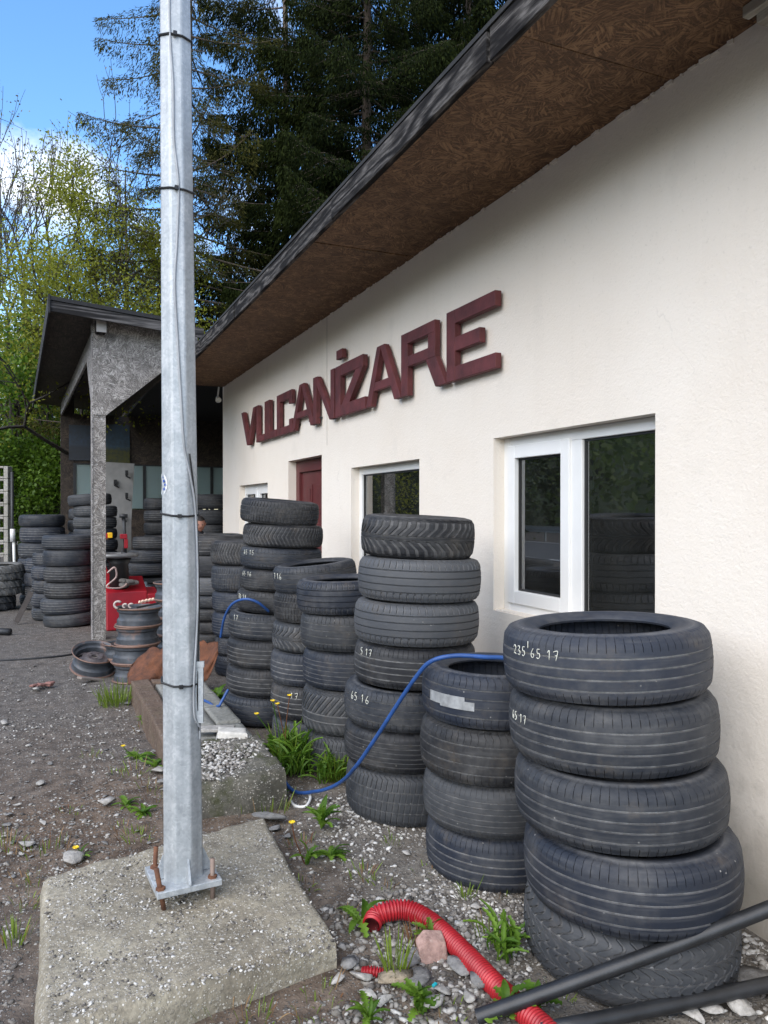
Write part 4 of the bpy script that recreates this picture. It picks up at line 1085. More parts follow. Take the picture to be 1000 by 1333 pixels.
# oval sticker on the left edge of the shaft
def sticker():
    u0 = Vector(on_pole(214, 630, .0015)); V = []; Fa = []; n = 28
    cen = on_pole(215.5, 630, .001)
    c = pole_c(cen.z); rad = Vector((cen.x - c.x, cen.y - c.y, 0)); th0 = math.atan2(rad.y, rad.x); R = pole_r(cen.z) * .955
    mb = MB(); pts = []
    for k in range(n):
        a = 2 * math.pi * k / n; th = th0 - .40 + .035 * math.cos(a) / R; pts.append((c.x + R * math.cos(th), c.y + R * math.sin(th), cen.z + .041 * math.sin(a)))
    mb.add(pts + [(c.x + R * math.cos(th0 - .40) * 1.01, c.y + R * math.sin(th0 - .40) * 1.01, cen.z)], [(k, (k + 1) % n, n) for k in range(n)])
    o = mb.build('sticker', simple('white_sticker', (.75, .77, .8), .4, var=.04), pole)
    R2 = R + .0035
    for (da, dz, w, h) in ((.28, .012, .14, .010), (.38, -.002, .12, .008), (.3, -.018, .14, .009), (.2, .026, .1, .005)):
        m2 = MB(); p = []
        for s, t in ((-1, -1), (1, -1), (1, 1), (-1, 1)):
            th = th0 - .40 + da + s * w * .5; p.append((c.x + R2 * math.cos(th), c.y + R2 * math.sin(th), cen.z + dz + t * h * .5 + s * .002))
        m2.add(p, [(0, 1, 2, 3)]); m2.build('sticker_print', simple('blue_print', (.02, .06, .30), .4), o)
sticker()

# ------------------------------------------------------------------ hoses and pipes
hp = [P(700, 2.95, .9), P(668, 3.10, Z(861, 3.1)), P(630, 3.22, Z(855.5, 3.22)), P(590, 3.30, Z(854, 3.30)), P(560, 3.34, Z(862, 3.34)), P(540, 3.40, Z(884, 3.40)), P(517, 3.48, Z(918, 3.48)), P(490, 3.58, Z(960, 3.58)), P(462, 3.72, Z(1000, 3.72)), P(440, 3.95, Z(1021, 3.95)), P(410, 4.15, Z(1031, 4.15)), P(378, 4.3, .03), P(352, 4.9, .03), P(330, 5.2, .03),
      P(305, 5.45, .03), P(284, 5.55, Z(922, 5.55)), P(286, 5.5, Z(918, 5.5)), P(297, 5.56, Z(898, 5.56))]
mb = MB(); mb.tube(spline(hp, 10), .0098, 10); tag(mb.build('air_hose', HOSE_BLUE, None, True), 'blue rubber hose draped over the low stack and down to the weeds', 'hose')
hp = [P(262, 5.7, Z(911, 5.7)), P(272, 5.62, Z(915, 5.62)), P(283, 5.56, Z(924, 5.56))]
mb = MB(); mb.tube(spline(hp, 8), .0098, 8); tag(mb.build('air_hose', HOSE_BLUE, None, True), 'short bent length of blue hose lying on the slate platform edge', 'hose')
hp = [P(287, 5.75, Z(830, 5.75)), P(292, 5.68, Z(805, 5.68)), P(302, 5.58, Z(787, 5.58)), P(318, 5.50, Z(780, 5.5)), P(335, 5.5, Z(784, 5.5)), P(350, 5.56, Z(796, 5.56))]
mb = MB(); mb.tube(spline(hp, 8), .0098, 8); tag(mb.build('air_hose', HOSE_BLUE, None, True), 'blue hose looped over a tyre shoulder in the leaning stack', 'hose')

def corrugated(path, r, pitch, name, mat):
    sp = spline(path, 60); L = [0]
    for a, b in zip(sp[:-1], sp[1:]): L.append(L[-1] + (b - a).length)
    pts, rs = [], []; s = 0; i = 0; k = 0
    prof = [(.0, -.004), (.18, -.004), (.30, .0035), (.78, .0035), (.9, -.004)]
    while s < L[-1] - pitch:
        for f, dr in prof:
            q = s + f * pitch
            while i < len(L) - 2 and L[i + 1] < q: i += 1
            t = (q - L[i]) / max(1e-9, L[i + 1] - L[i]); pts.append(sp[i].lerp(sp[i + 1], t)); rs.append(r + dr)
        s += pitch
    mb = MB(); mb.tube(pts, rs, 22, cap=False)
    inner = MB(); inner.tube(pts[:60][::-1], [r - .008] * len(pts[:60]), 16, cap=False)
    return mb, inner
rp = [G(484, 1205, .036), G(489, 1195, .045), G(503, 1188, .06), G(530, 1186, .062), G(557, 1199, .05), G(585, 1223, .042), G(618, 1256, .038), G(655, 1294, .037), G(700, 1333, .037), G(760, 1388, .037)]
m1, m2 = corrugated(rp, .0335, .0125, 'duct', PIPE_RED)
t = thing('corrugated_duct', 'red ribbed plastic duct lying curved on the gravel', 'pipe', rp[4])
m1.build('duct_wall', PIPE_RED, t, True); m2.build('duct_lining', simple('dark_red', (.10, .01, .012), .6), t, True)
m1, m2 = corrugated([G(472, 1268, .005), G(484, 1267, .012), G(499, 1270, .004)], .016, .009, 'bit', PIPE_RED)
tag(m1.build('duct_scrap', PIPE_RED, None, True), 'small scrap of red ribbed duct half buried left of the pink brick', 'scrap')
a = P(621, 2.36, Z(1326, 2.36)); bb = P(1000, 2.40, Z(1181, 2.40)); c = bb + (bb - a) * .42
pts = [a.lerp(c, k / 12) + Vector((0, 0, -.012 * math.sin(math.pi * k / 12))) for k in range(13)]
t = thing('water_pipe', 'black plastic pipe leaning up across the near tyre stack', 'pipe', a)
mb = MB(); mb.tube(pts, .0232, 20, cap=False); mb.build('pipe_wall', PIPE_BLACK, t, True)
mb = MB(); mb.tube([pts[0] + (pts[1] - pts[0]) * k * .1 for k in range(4)][::-1], .019, 16, cap=True); mb.build('pipe_bore', BLACK, t, True)
a = P(705, 2.28, .045); bb = P(1000, 2.46, .062); c = bb + (bb - a) * .5
pts = [a.lerp(c, k / 10) + Vector((0, 0, .02 * (k / 10) ** 2)) for k in range(11)]
mb = MB(); mb.tube(pts, .0232, 20); tag(mb.build('water_pipe', PIPE_BLACK, None, True), 'black plastic pipe lying on the ground at the foot of the near stack', 'pipe')
# ground cable, pipe end, lever
cb = spline([G(-30, 862, .012), G(20, 859, .012), G(60, 856, .014), G(92, 852, .016), G(104, 846, .03)], 8)
mb = MB(); mb.tube(cb, .011, 6); tag(mb.build('ground_cable', BLACK, None, True), 'black cable lying across the yard to the loose wheel rim', 'cable')
mb = MB(); mb.tube([G(-25, 821, .04), G(13, 822.5, .04)], .042, 10); tag(mb.build('steel_tube', DARK_STEEL, None, True), 'short dark tube end lying on the yard at the picture edge', 'tube')
p0 = P(21, 10.6, .03); p1 = P(40.5, 10.75, Z(771, 10.75)); mb = MB(); mb.tube([p0, p1], [.045, .05], 4); tag(mb.build('wooden_prop', simple('dark_stick', (.06, .05, .045), .8)), 'dark wooden bar leaning against the slim tyre stack', 'bar')

# ------------------------------------------------------------------ wheel rims
def rim_profile(R=.212, W=.18):
    o = [(R, W / 2), (R + .004, W / 2 - .006), (R, W / 2 - .014), (R - .014, W / 2 - .018), (R - .018, W / 2 - .042), (R - .034, W / 2 - .055), (R - .036, W * .0), (R - .030, -.018), (R - .018, -.03), (R - .016, -W / 2 + .018), (R, -W / 2 + .014), (R + .004, -W / 2 + .006), (R, -W / 2)]
    i = [(R - .006, -W / 2), (R - .02, -W / 2 + .02), (R - .024, -.03), (R - .04, -.012), (R - .041, W / 2 - .057), (R - .024, W / 2 - .044), (R - .02, W / 2 - .016), (R - .006, W / 2 - .004)]
    return o + i
def rim_meshes(R=.212, W=.18):
    n = 40; pr_ = rim_profile(R, W); m = len(pr_)
    mb = MB(); mb.lathe(pr_, n, closed=True)
    me = mb.mesh('rim_barrel', RIM, True)
    d = np.array([1.0 if abs(abs(z) - W / 2) < .015 and r > R - .003 else 0.0 for k in range(n) for (r, z) in pr_])
    a = me.attributes.new('tone_mix', 'FLOAT', 'POINT'); a.data.foreach_set('value', d.astype(np.float32))
    me.set_sharp_from_angle(angle=math.radians(40))
    md = MB(); q = 48; zc = W / 2 - .07
    radii = [.028, .034, .07, .075, .095, .12, .125, .155, R - .043]
    hz = [0, .018, .02, .012, .0, -.004, -.006, -.02, -.028]
    hole = lambda k, j: (j in (4, 5, 6) and k % 4 in (0, 1) and True)
    for k in range(q):
        for r, h in zip(radii, hz): md.v.append((r * math.cos(2 * math.pi * k / q), r * math.sin(2 * math.pi * k / q), zc + h))
    for k in range(q):
        for j in range(len(radii) - 1):
            if not (j == 5 or j == 6) or k % 6 not in (0, 1, 2):
                k2 = (k + 1) % q; L = len(radii); md.f.append((k * L + j, k2 * L + j, k2 * L + j + 1, k * L + j + 1))
    for b in range(5):
        an = b * 2 * math.pi / 5; md.lathe([(.001, zc + .026), (.010, zc + .026), (.010, zc + .01)], 6, Matrix.Translation((.056 * math.cos(an), .056 * math.sin(an), 0)))
    mdisc = md.mesh('rim_disc', RIM, False)
    a = mdisc.attributes.new('tone_mix', 'FLOAT', 'POINT'); a.data.foreach_set('value', np.full(len(mdisc.vertices), .25, np.float32))
    return me, mdisc
RB, RD = rim_meshes()
GR = 'old steel wheel rims outside the shed'
def put_rim(loc, sc, szw, label, rot=(0, 0, 0)):
    t = thing('wheel_rim', label, 'wheel rim', loc, GR, local=True)
    t.rotation_euler = rot; t.scale = (sc, sc, szw)
    b_ = bpy.data.objects.new('barrel', RB); link(b_, t); d_ = bpy.data.objects.new('disc', RD); link(d_, t)
    return t
ORDR = ['topmost', 'second', 'third', 'lowest']
D = 7.15; z = .005
for i, px in enumerate((177, 176, 179, 180.5)):
    h = .171; p = P(px, D); put_rim((p.x, p.y, z + h / 2), (1.0, 1.02, .97, .99)[i], h / .18, ORDR[3 - i] + ' wheel rim of the full stack of four at the shed post', (random.uniform(-.02, .02), random.uniform(-.02, .02), random.uniform(0, 6))); z += h
RTOP = z
D = 7.7; z = .005
for i in range(5):
    p = P(229, D); put_rim((p.x + random.uniform(-.01, .01), p.y, z + .0875), 1.0, .175 / .18, ['lowest', 'second lowest', 'middle', 'second topmost', 'topmost'][i] + ' wheel rim of the rusty stack hidden behind the steel pole'); z += .172
D = 7.55; z = .005
for i in range(2):
    p = P(161, D); put_rim((p.x, p.y, z + .07), .92, .14 / .18, ['lower', 'upper'][i] + ' wheel rim of the short pair left of the full rim stack'); z += .14
p = P(123, 7.35); put_rim((p.x, p.y, .155), 1.0, 1.0, 'loose dark wheel rim lying tilted open to the sky on the yard', (math.radians(16), math.radians(-14), 1))
# curled pale offcuts and a bar on the rim stack
for i, (px, py) in enumerate(((154, 788), (163, 790.5), (171, 790))):
    p = P(px, 6.98, RTOP + .012); h = (.042, .024, .026)[i]
    pts = [p + Vector((RX, RY, 0)) * (h * .9 * math.cos(a)) + Vector((0, 0, h * (.55 + .75 * math.sin(a)))) for a in np.linspace(.9, 4.6, 9)]
    mb = MB(); mb.tube(pts, .011 if i == 0 else .009, 6); tag(mb.build('plastic_curl', simple('pinkish_plastic', (.42, .35, .32), .5), None, True), ['largest pale plastic curl at the left end on the rim stack', 'middle pale plastic curl lying on the rim stack', 'right pale plastic curl next to the strip on the rim stack'][i], 'offcut')
mb = MB(); a, b = P(178, 7.0, RTOP + .008), P(207, 7.1, RTOP + .035); mb.tube([a, b], .012, 4); tag(mb.build('flat_bar', BLACK), 'dark flat bar across the top of the rim stack', 'bar')
mb = MB(); a, b = P(181, 7.1, RTOP + .045), P(200, 7.2, RTOP + .062); mb.tube([a.lerp(b, k / 8) + Vector((0, 0, .004 * (-1) ** k)) for k in range(9)], .014, 6); tag(mb.build('weight_strip', simple('peach_plastic', (.66, .45, .34), .5)), 'peach coloured toothed strip on top of the rim stack', 'strip')

# rusty sheet lying on the platform end
def rusty_sheet():
    n, m = 26, 12; V = np.zeros((n, m, 3)); T = .004
    D0 = 6.45
    for i in range(n):
        s = i / (n - 1); px = 166 + s * 118
        topy = np.interp(px, [166, 171, 178, 190, 201, 208, 214, 240, 262, 275, 284], [882, 869, 866, 853, 848, 850, 845, 843, 839, 842, 838]) + random.uniform(-2, 2)
        boty = np.interp(px, [166, 200, 250, 268, 276, 284], [886, 886, 886, 885, 872, 850])
        for j in range(m):
            t = j / (m - 1); py = topy + (boty - topy) * t
            D = D0 + (1 - t) * .22 + .05 * math.sin(s * 9 + t * 4) + .035 * abs(math.sin(s * 17 + t * 6)) + .02 * math.sin(t * 11 + s * 5)
            V[i, j] = P(px, D, Z(py, D0 + .1) )
    idx = np.arange(n * m).reshape(n, m)
    Fa = np.stack([idx[:-1, :-1], idx[1:, :-1], idx[1:, 1:], idx[:-1, 1:]], -1).reshape(-1, 4)
    o = obj('rusty_sheet', np_mesh('rusty_sheet', V.reshape(-1, 3), Fa, RUST_SHEET, True))
    md = o.modifiers.new('thick', 'SOLIDIFY'); md.thickness = .004
    tag(o, 'crumpled orange rusty steel sheet propped behind the steel pole', 'metal sheet')
rusty_sheet()

# ------------------------------------------------------------------ tyre changing machine, bench, person in the shed
m = P(157, 10.35); t = thing('tyre_changer', 'red tyre changing machine standing just inside the shed', 'machine', (m.x, m.y, 0))
mb = MB(); x0, y0 = m.x, m.y
mb.prism([(x0 - .20, y0 - .28, .0), (x0 - .20, y0 + .35, .0), (x0 - .20, y0 + .35, .66), (x0 - .20, y0 - .22, .50)], (.52, 0, 0)); mb.build('cabinet', RED_PAINT, t, bevel=.015)
mb = MB(); mb.prism([(x0 + .322, y0 - .25, .0), (x0 + .322, y0 + .33, .0), (x0 + .322, y0 + .33, .50), (x0 + .322, y0 - .22, .46)], (.16, 0, 0)); mb.build('side_box', RED_PAINT, t, bevel=.012)
mb = MB(); mb.prism([(x0 - .30, y0 + .20, .45), (x0 - .03, y0 + .20, .45), (x0 - .16, y0 + .20, .80), (x0 - .30, y0 + .20, 1.12)], (0, .18, 0)); mb.build('column', RED_PAINT, t, bevel=.01)
mb = MB(); mb.lathe([(.001, .5), (.13, .5), (.12, .85), (.16, .93), (.001, .93)], 24, Matrix.Translation((x0 - .02, y0 - .02, 0))); mb.build('spindle', BLACK, t, True)
mb = MB(); mb.lathe([(.10, .955), (.28, .955), (.29, .975), (.28, 1.0), (.10, 1.0)], 32, Matrix.Translation((x0 - .06, y0 - .02, 0)), closed=True); mb.build('turntable', simple('worn_table_steel', (.20, .20, .20), .5, metal=.3), t, True)
mb = MB(); mb.bbox((x0 - .30, y0 + .03, 1.2), (x0 - .16, y0 + .13, 1.265)); mb.build('swing_arm', RED_PAINT, t, bevel=.008)
mb = MB(); mb.bbox((x0 - .0, y0 + .03, 1.19), (x0 + .09, y0 + .13, 1.255)); mb.bbox((x0 + .05, y0 + .04, 1.06), (x0 + .10, y0 + .12, 1.188)); mb.build('arm_head', RED_PAINT, t, bevel=.008)
mb = MB(); mb.bbox((x0 - .16, y0 + .02, 1.205), (x0 - .10, y0 + .14, 1.275)); mb.build('yellow_grip', YELLOW, t, bevel=.008)
mb = MB(); mb.tube([(x0 + .07, y0 + .08, .95), (x0 + .05, y0 + .08, 1.52)], .022, 10); mb.box((x0 + .045, y0 + .08, 1.50), (.10, .09, .05)); mb.tube([(x0 + .05, y0 + .08, 1.05), (x0 + .02, y0 - .02, 1.0), (x0 + .07, y0 - .05, 1.0)], .018, 8); mb.build('mounting_bar', DARK_STEEL, t, True)
mb = MB(); mb.tube(spline([(x0 - .19, y0 - .30, .76), (x0 - .1, y0 - .3, .83), (x0 - .08, y0 - .28, .70), (x0 - .2, y0 - .3, .58), (x0 - .02, y0 - .28, .56), (x0 + .08, y0 - .2, .62)], 6), .012, 6); mb.build('air_line', simple('pinkish_hose', (.5, .36, .33), .5), t, True)
# rag and can on the machine
mb = MB(); p = P(168, 10.2); 
for k in range(10): mb.box((p.x + random.uniform(-.13, .13), p.y + random.uniform(-.05, .08), .60 + random.uniform(-.02, .05)), (.10, .08, .05), random.uniform(0, 3), Matrix.Rotation(random.uniform(-.6, .6), 3, 'X') @ Matrix.Rotation(random.uniform(0, 3), 3, 'Z'))
o = mb.build('greasy_rag', simple('greasy_cloth', (.16, .15, .14), .9), bevel=.02); tag(o, 'grey greasy rag heaped on the red machine', 'rag')
bq = P(193, 12.0); t = thing('work_bench', 'low dark steel bench carrying three tyres in the shed', 'bench', (bq.x, bq.y, 0))
mb = MB(); mb.bbox((bq.x - .45, bq.y - .42, .48), (bq.x + .55, bq.y + .42, .535)); mb.build('bench_top', DARK_STEEL, t)
for sx in (-.40, .50):
    for sy in (-.37, .37):
        mb = MB(); mb.bbox((bq.x + sx - .03, bq.y + sy - .03, 0), (bq.x + sx + .03, bq.y + sy + .03, .479)); mb.build('leg', DARK_STEEL, t)
p = P(188, 11.3); mb = MB(); mb.lathe([(.001, 0), (.11, 0), (.12, .42), (.10, .45), (.04, .47), (.04, .52), (.001, .52)], 14, Matrix.Translation(p)); tag(mb.build('plastic_can', simple('dull_blue_can', (.16, .22, .26), .5), None, True), 'dull bluish plastic can standing before the shed bench', 'can')
# plank lying on the broad stack
a = P(96, 10.42, Z(699.5, 10.42)); b = P(141, 10.75, Z(700.5, 10.75)); dv = (b - a).normalized(); mb = MB()
mb.prism([a + Vector((0, 0, -.022)), b + Vector((0, 0, -.022)), b + Vector((0, 0, .022)), a + Vector((0, 0, .022))], Vector((-dv.y, dv.x, 0)) * .14); tag(mb.build('plank', PLANK_BROWN), 'short brown plank lying on top of the broad tyre stack', 'plank')

def person(loc, rz):
    t = thing('person', 'person in dark jacket with grey collar bending behind the tyre stacks', 'person', loc, local=True); t.rotation_euler = (0, 0, rz)
    J = {'pel': (0, .05, .80, .13), 'sp': (0, .0, .97, .13), 'ch': (0, -.13, 1.14, .15), 'nk': (0, -.22, 1.26, .062), 'n2': (0, -.25, 1.31, .058),
         'sl': (-.17, -.14, 1.19, .075), 'sr': (.17, -.14, 1.19, .075), 'el': (-.25, -.20, .93, .05), 'er': (.25, -.20, .93, .05), 'wl': (-.20, -.42, .80, .036), 'wr': (.20, -.42, .80, .036),
         'hl': (-.10, .05, .76, .10), 'hr': (.10, .05, .76, .10), 'kl': (-.12, -.06, .43, .068), 'kr': (.12, -.06, .43, .068), 'al': (-.12, .04, .09, .045), 'ar': (.12, .04, .09, .045), 'fl': (-.13, -.13, .035, .04), 'fr': (.13, -.13, .035, .04)}
    E = [('pel', 'sp'), ('sp', 'ch'), ('ch', 'nk'), ('nk', 'n2'), ('ch', 'sl'), ('ch', 'sr'), ('sl', 'el'), ('sr', 'er'), ('el', 'wl'), ('er', 'wr'), ('pel', 'hl'), ('pel', 'hr'), ('hl', 'kl'), ('hr', 'kr'), ('kl', 'al'), ('kr', 'ar'), ('al', 'fl'), ('ar', 'fr')]
    ks = list(J); me = bpy.data.meshes.new('body'); me.from_pydata([J[k][:3] for k in ks], [(ks.index(a), ks.index(b)) for a, b in E], [])
    me.materials.append(simple('dark_workwear', (.025, .027, .035), .85))
    o = bpy.data.objects.new('body', me); link(o, t)
    md = o.modifiers.new('skin', 'SKIN'); lay = me.skin_vertices[0] if me.skin_vertices else None
    if lay:
        for i, k in enumerate(ks): lay.data[i].radius = (J[k][3], J[k][3]); lay.data[i].use_root = (k == 'pel')
    s = o.modifiers.new('sub', 'SUBSURF'); s.levels = 2; s.render_levels = 2
    # head with face, hair, ears
    sk = simple('skin', (.36, .17, .12), .6, var=.12)
    V = []; Fa = []; n, q = 20, 16
    def headp(a, b):
        x, y, z = math.cos(a) * math.cos(b), math.sin(a) * math.cos(b), math.sin(b)
        sx, sy, sz = .074, .094, .115
        jaw = 1 - .28 * max(0, -z) ; px_, py_, pz_ = x * sx * jaw, y * sy, z * sz
        f = max(0, -y)
        if f > .55: 
            if abs(x) < .22 and -.38 < z < .18: py_ -= .020 * (1 - abs(x) / .22) * (.4 + (.18 - z))
            if .12 < abs(x) < .5 and .02 < z < .26: py_ += .007
            if abs(x) < .35 and -.62 < z < -.5: py_ += .004
            if abs(x) < .3 and z < -.75: py_ -= .01
        return (px_, py_, pz_)
    for i in range(q + 1):
        for k in range(n): V.append(headp(2 * math.pi * k / n, -math.pi / 2 + math.pi * i / q))
    for i in range(q):
        for k in range(n): Fa.append((i * n + k, i * n + (k + 1) % n, (i + 1) * n + (k + 1) % n, (i + 1) * n + k))
    T = Matrix.Translation((0, -.30, 1.415)) @ Matrix.Rotation(math.radians(14), 4, 'X')
    mh = bpy.data.meshes.new('head'); mh.from_pydata(V, [], Fa); mh.transform(T); mh.materials.append(sk); mh.polygons.foreach_set('use_smooth', np.ones(len(mh.polygons), dtype=bool))
    h = bpy.data.objects.new('head', mh); link(h, t)
    for s_ in (-1, 1):
        mb = MB(); mb.lathe([(.001, -.004), (.012, -.002), (.018, .006), (.012, .01), (.001, .008)], 10, T @ Matrix.Translation((s_ * .075, .008, .0)) @ Matrix.Rotation(math.radians(90 * s_), 4, 'Y') @ Matrix.Diagonal((1.6, 1, 1, 1))); x = mb.build('ear', sk, h, True); x.matrix_parent_inverse = Matrix.Identity(4)
        mb = MB(); mb.lathe([(.0005, -.010), (.008, -.006), (.010, 0), (.008, .006), (.0005, .010)], 10, T @ Matrix.Translation((s_ * .028, -.082, .014))); x = mb.build('eye', simple('eye_dark', (.03, .02, .02), .3), h, True)
    V2 = [Vector(v) for v in V]; hv = []; hf = []
    for i, v in enumerate(V2): hv.append(v * 1.06 + Vector((0, .004, .006)))
    for f in Fa:
        c = sum((V2[i] for i in f), Vector()) / 4
        if c.z > .055 or (c.y > .02 and c.z > -.045): hf.append(f)
    mh = bpy.data.meshes.new('hair'); mh.from_pydata(hv, [], hf); mh.transform(T); mh.materials.append(simple('dark_hair', (.015, .011, .009), .7)); x = bpy.data.objects.new('hair', mh); link(x, h)
    mb = MB(); pts = [(.085 * math.cos(a), -.20 + .075 * math.sin(a), 1.245 - .03 * math.sin(a)) for a in np.linspace(-.9, 4.04, 20)]; mb.tube(pts, .022, 6); link_o = mb.build('collar', simple('grey_collar', (.22, .21, .20), .9), t, True); link_o.matrix_parent_inverse = Matrix.Identity(4)
    for s_ in (-1, 1):     # hands: palm, four fingers and a thumb
        w = Vector((s_ * .20, -.42, .80)); d = Vector((-s_ * .12, -.9, -.35)).normalized(); sd = Vector((1, -.1, 0)).normalized(); mb = MB()
        mb.tube([w, w + d * .05, w + d * .095], [.030, .042, .036], 8)
        for k in range(4):
            b0 = w + d * .085 + sd * (k - 1.5) * .018; L = (.06, .072, .068, .052)[k]
            mb.tube([b0, b0 + d * L * .5, b0 + d * L * .8 + Vector((0, 0, -.018)), b0 + d * L * .85 + Vector((0, 0, -.036))], [.009, .0085, .008, .006], 6)
        b0 = w + d * .03 - sd * s_ * .03; mb.tube([b0, b0 - sd * s_ * .025 + d * .03, b0 - sd * s_ * .02 + d * .06], [.011, .0095, .007], 6)
        x = mb.build('hand', sk, t, True); x.matrix_parent_inverse = Matrix.Identity(4)
pp = P(262, 11.75)
person((pp.x + .02, pp.y + .25, -.055), math.radians(-8))

# ------------------------------------------------------------------ loose stones, gravel
def ico(sub, seed, squash):
    import bmesh
    bm = bmesh.new(); bmesh.ops.create_icosphere(bm, subdivisions=sub, radius=1.0)
    r = np.random.default_rng(seed); dirs = r.normal(size=(11, 3)); dirs /= np.linalg.norm(dirs, axis=1)[:, None]; cut = r.uniform(.35, .8, 11)
    for v in bm.verts:
        p = np.array(v.co)
        for d, c in zip(dirs, cut):
            k = p @ d
            if k > c: p = p - d * (k - c) * .98
        p *= 1 + r.normal() * .03
        v.co = (p[0], p[1] * r.uniform(.97, 1.03), p[2] * squash)
    V = np.array([v.co[:] for v in bm.verts]); Fa = np.array([[v.index for v in f.verts] for f in bm.faces]); bm.free()
    return V, Fa
SM = []
for k in range(9):
    V, Fa = ico(2 if k < 5 else 1, 100 + k, (.32, .22, .42)[k % 3]); SM.append(np_mesh('stone', V, Fa, (STONE_A, STONE_B, STONE_C)[(k // 3) if k != 8 else 0], False))
GSTONE = 'loose stones on the ground'
def stone(p, s, k, lab, asp=.75, sink=.25):
    o = bpy.data.objects.new('stone', SM[k]); COL.objects.link(o)
    o.location = (p.x, p.y, p.z + ground_height(np.array(p.x), np.array(p.y)) + s * .5 * (1 - sink)); o.scale = (s, s * asp, s * .8); o.rotation_euler = (random.uniform(-.2, .2), random.uniform(-.2, .2), random.uniform(0, 6.28))
    return tag(o, lab, 'stone', GSTONE)
YL = 'loose pale stone lying among many on the dark yard left of the pole'
BL = 'loose stone in the rubble between concrete block and red duct'
WL = 'loose pale stone in the gravel by the foot of the tyre stacks'
for (px, py, s, k, lab) in ((207, 970, .055, 0, 'upper of two pale stones touching left of the pole shaft'), (197, 985, .05, 2, 'lower of two pale stones touching left of the pole shaft'), (205, 1010, .075, 1, 'large pale rock just left of the pole below the kerb'), (212, 1024, .06, 4, 'grey rock partly behind the pole above the foundation'),
                            (140, 1052, .075, 8, 'long flat tan stone on the yard left of the pole'), (53, 1026, .045, 1, 'broad flat pale stone alone in the middle of the yard'), (96, 1125, .085, 1, 'large pale rock at the back corner of the foundation block'), (32, 1107, .06, 0, 'flat pale stone beside the grass at the left edge'),
                            (203, 890 + 90, .04, 3, YL), (88, 1122, .06, 4, YL), (6, 943, .06, 0, YL), (47, 900, .07, 2, 'pale stone with a red rag on the yard'), (300, 955, .0, 1, ''),
                            (540, 1290, .075, 3, 'grey angular stone below the pink brick piece'), (555, 1318, .07, 0, 'pale rounded stone at the bottom left of the red duct'), (605, 1270, .075, 4, 'broad grey stone touching the red duct'), (630, 1290, .07, 5, 'dark wedge stone behind the red duct end'), (510, 1285, .085, 7, 'brown rough stone at the foot of the grass'), (470, 1280, .05, 0, BL), (440, 1283, .045, 2, BL), (455, 1265, .05, 5, BL), (530, 1262, .055, 3, BL), (545, 1250, .05, 5, BL), (480, 1300, .04, 0, BL), (575, 1300, .05, 1, BL), (612, 1312, .05, 2, BL), (500, 1310, .04, 0, BL), (460, 1255, .04, 4, BL), (420, 1255, .045, 6, 'tan stone at the front corner of the foundation block'),
                            (960, 1318, .09, 0, 'pale rock between the wall foot and the lower black pipe'), (930, 1326, .07, 1, WL), (985, 1290, .08, 3, WL), (900, 1330, .06, 0, WL), (655, 1205, .035, 0, WL), (640, 1195, .03, 1, WL), (600, 1150, .03, 0, WL), (530, 1115, .035, 1, WL), (585, 1128, .03, 0, WL), (620, 1185, .035, 1, WL), (358, 1085, .04, 3, WL), (375, 1095, .035, 4, WL), (345, 1075, .12, 4, 'flat grey stone slab between the two concrete blocks')):
    if s: stone(G(px, py), s, k, lab)
cnt = 0
while cnt < 170:
    px, py = random.uniform(-20, 212), random.uniform(860, 1150)
    p = G(px, py)
    if (p.x > -.1 and p.y < 3.75) or p.x > .62: continue
    s = random.choice((.012, .014, .016, .018, .022, .030)) * random.uniform(.8, 1.25)
    zone = 'near the left picture edge' if px < 70 else ('before the rims and kerb' if py < 930 else ('close behind the foundation block' if py > 1065 else 'midway between kerb and foundation'))
    stone(p, s, random.choice((0, 1, 2, 3, 4, 0, 1, 2)), 'small loose pale stone on the yard, one of many ' + zone); cnt += 1
def pebbles(name, pts, sizes, mat, seed, label=None):
    r = np.random.default_rng(seed); n = len(pts)
    base = np.array([[1, 0, 0], [-1, 0, 0], [0, 1, 0], [0, -1, 0], [0, 0, 1], [0, 0, -1]], float)
    tri = np.array([[0, 2, 4], [2, 1, 4], [1, 3, 4], [3, 0, 4], [2, 0, 5], [1, 2, 5], [3, 1, 5], [0, 3, 5]])
    corner = np.array([[a, b, c] for a in (-1, 1) for b in (-1, 1) for c in (-1, 1)]) * .62
    base = np.concatenate([base, corner]); 
    import bmesh
    bm = bmesh.new(); vs = [bm.verts.new(b) for b in base]; bmesh.ops.convex_hull(bm, input=vs); bm.verts.ensure_lookup_table()
    Vb = np.array([v.co[:] for v in bm.verts]); tri = np.array([[v.index for v in f.verts] for f in bm.faces if len(f.verts) == 3]); bm.free()
    k = len(Vb)
    sc = np.stack([sizes * r.uniform(.7, 1.3, n), sizes * r.uniform(.6, 1.1, n), sizes * r.uniform(.35, .7, n)], -1)
    V = Vb[None] * (1 + r.normal(size=(n, k, 1)) * .26) * sc[:, None, :]
    a = r.uniform(0, 6.28, n); tl = r.normal(size=n) * .3
    x = V[..., 0] * np.cos(a)[:, None] - V[..., 1] * np.sin(a)[:, None]; y = V[..., 0] * np.sin(a)[:, None] + V[..., 1] * np.cos(a)[:, None]; z = V[..., 2] + x * np.sin(tl)[:, None]
    V = np.stack([x, y, z], -1) + pts[:, None, :]
    Fa = (tri[None] + (np.arange(n) * k)[:, None, None]).reshape(-1, 3)
    tint = np.repeat(r.uniform(0, 1, n), k)
    o = obj(name, np_mesh(name, V.reshape(-1, 3), Fa, mat, False, {'tint': tint})); tag(o, label, kind='stuff'); return o
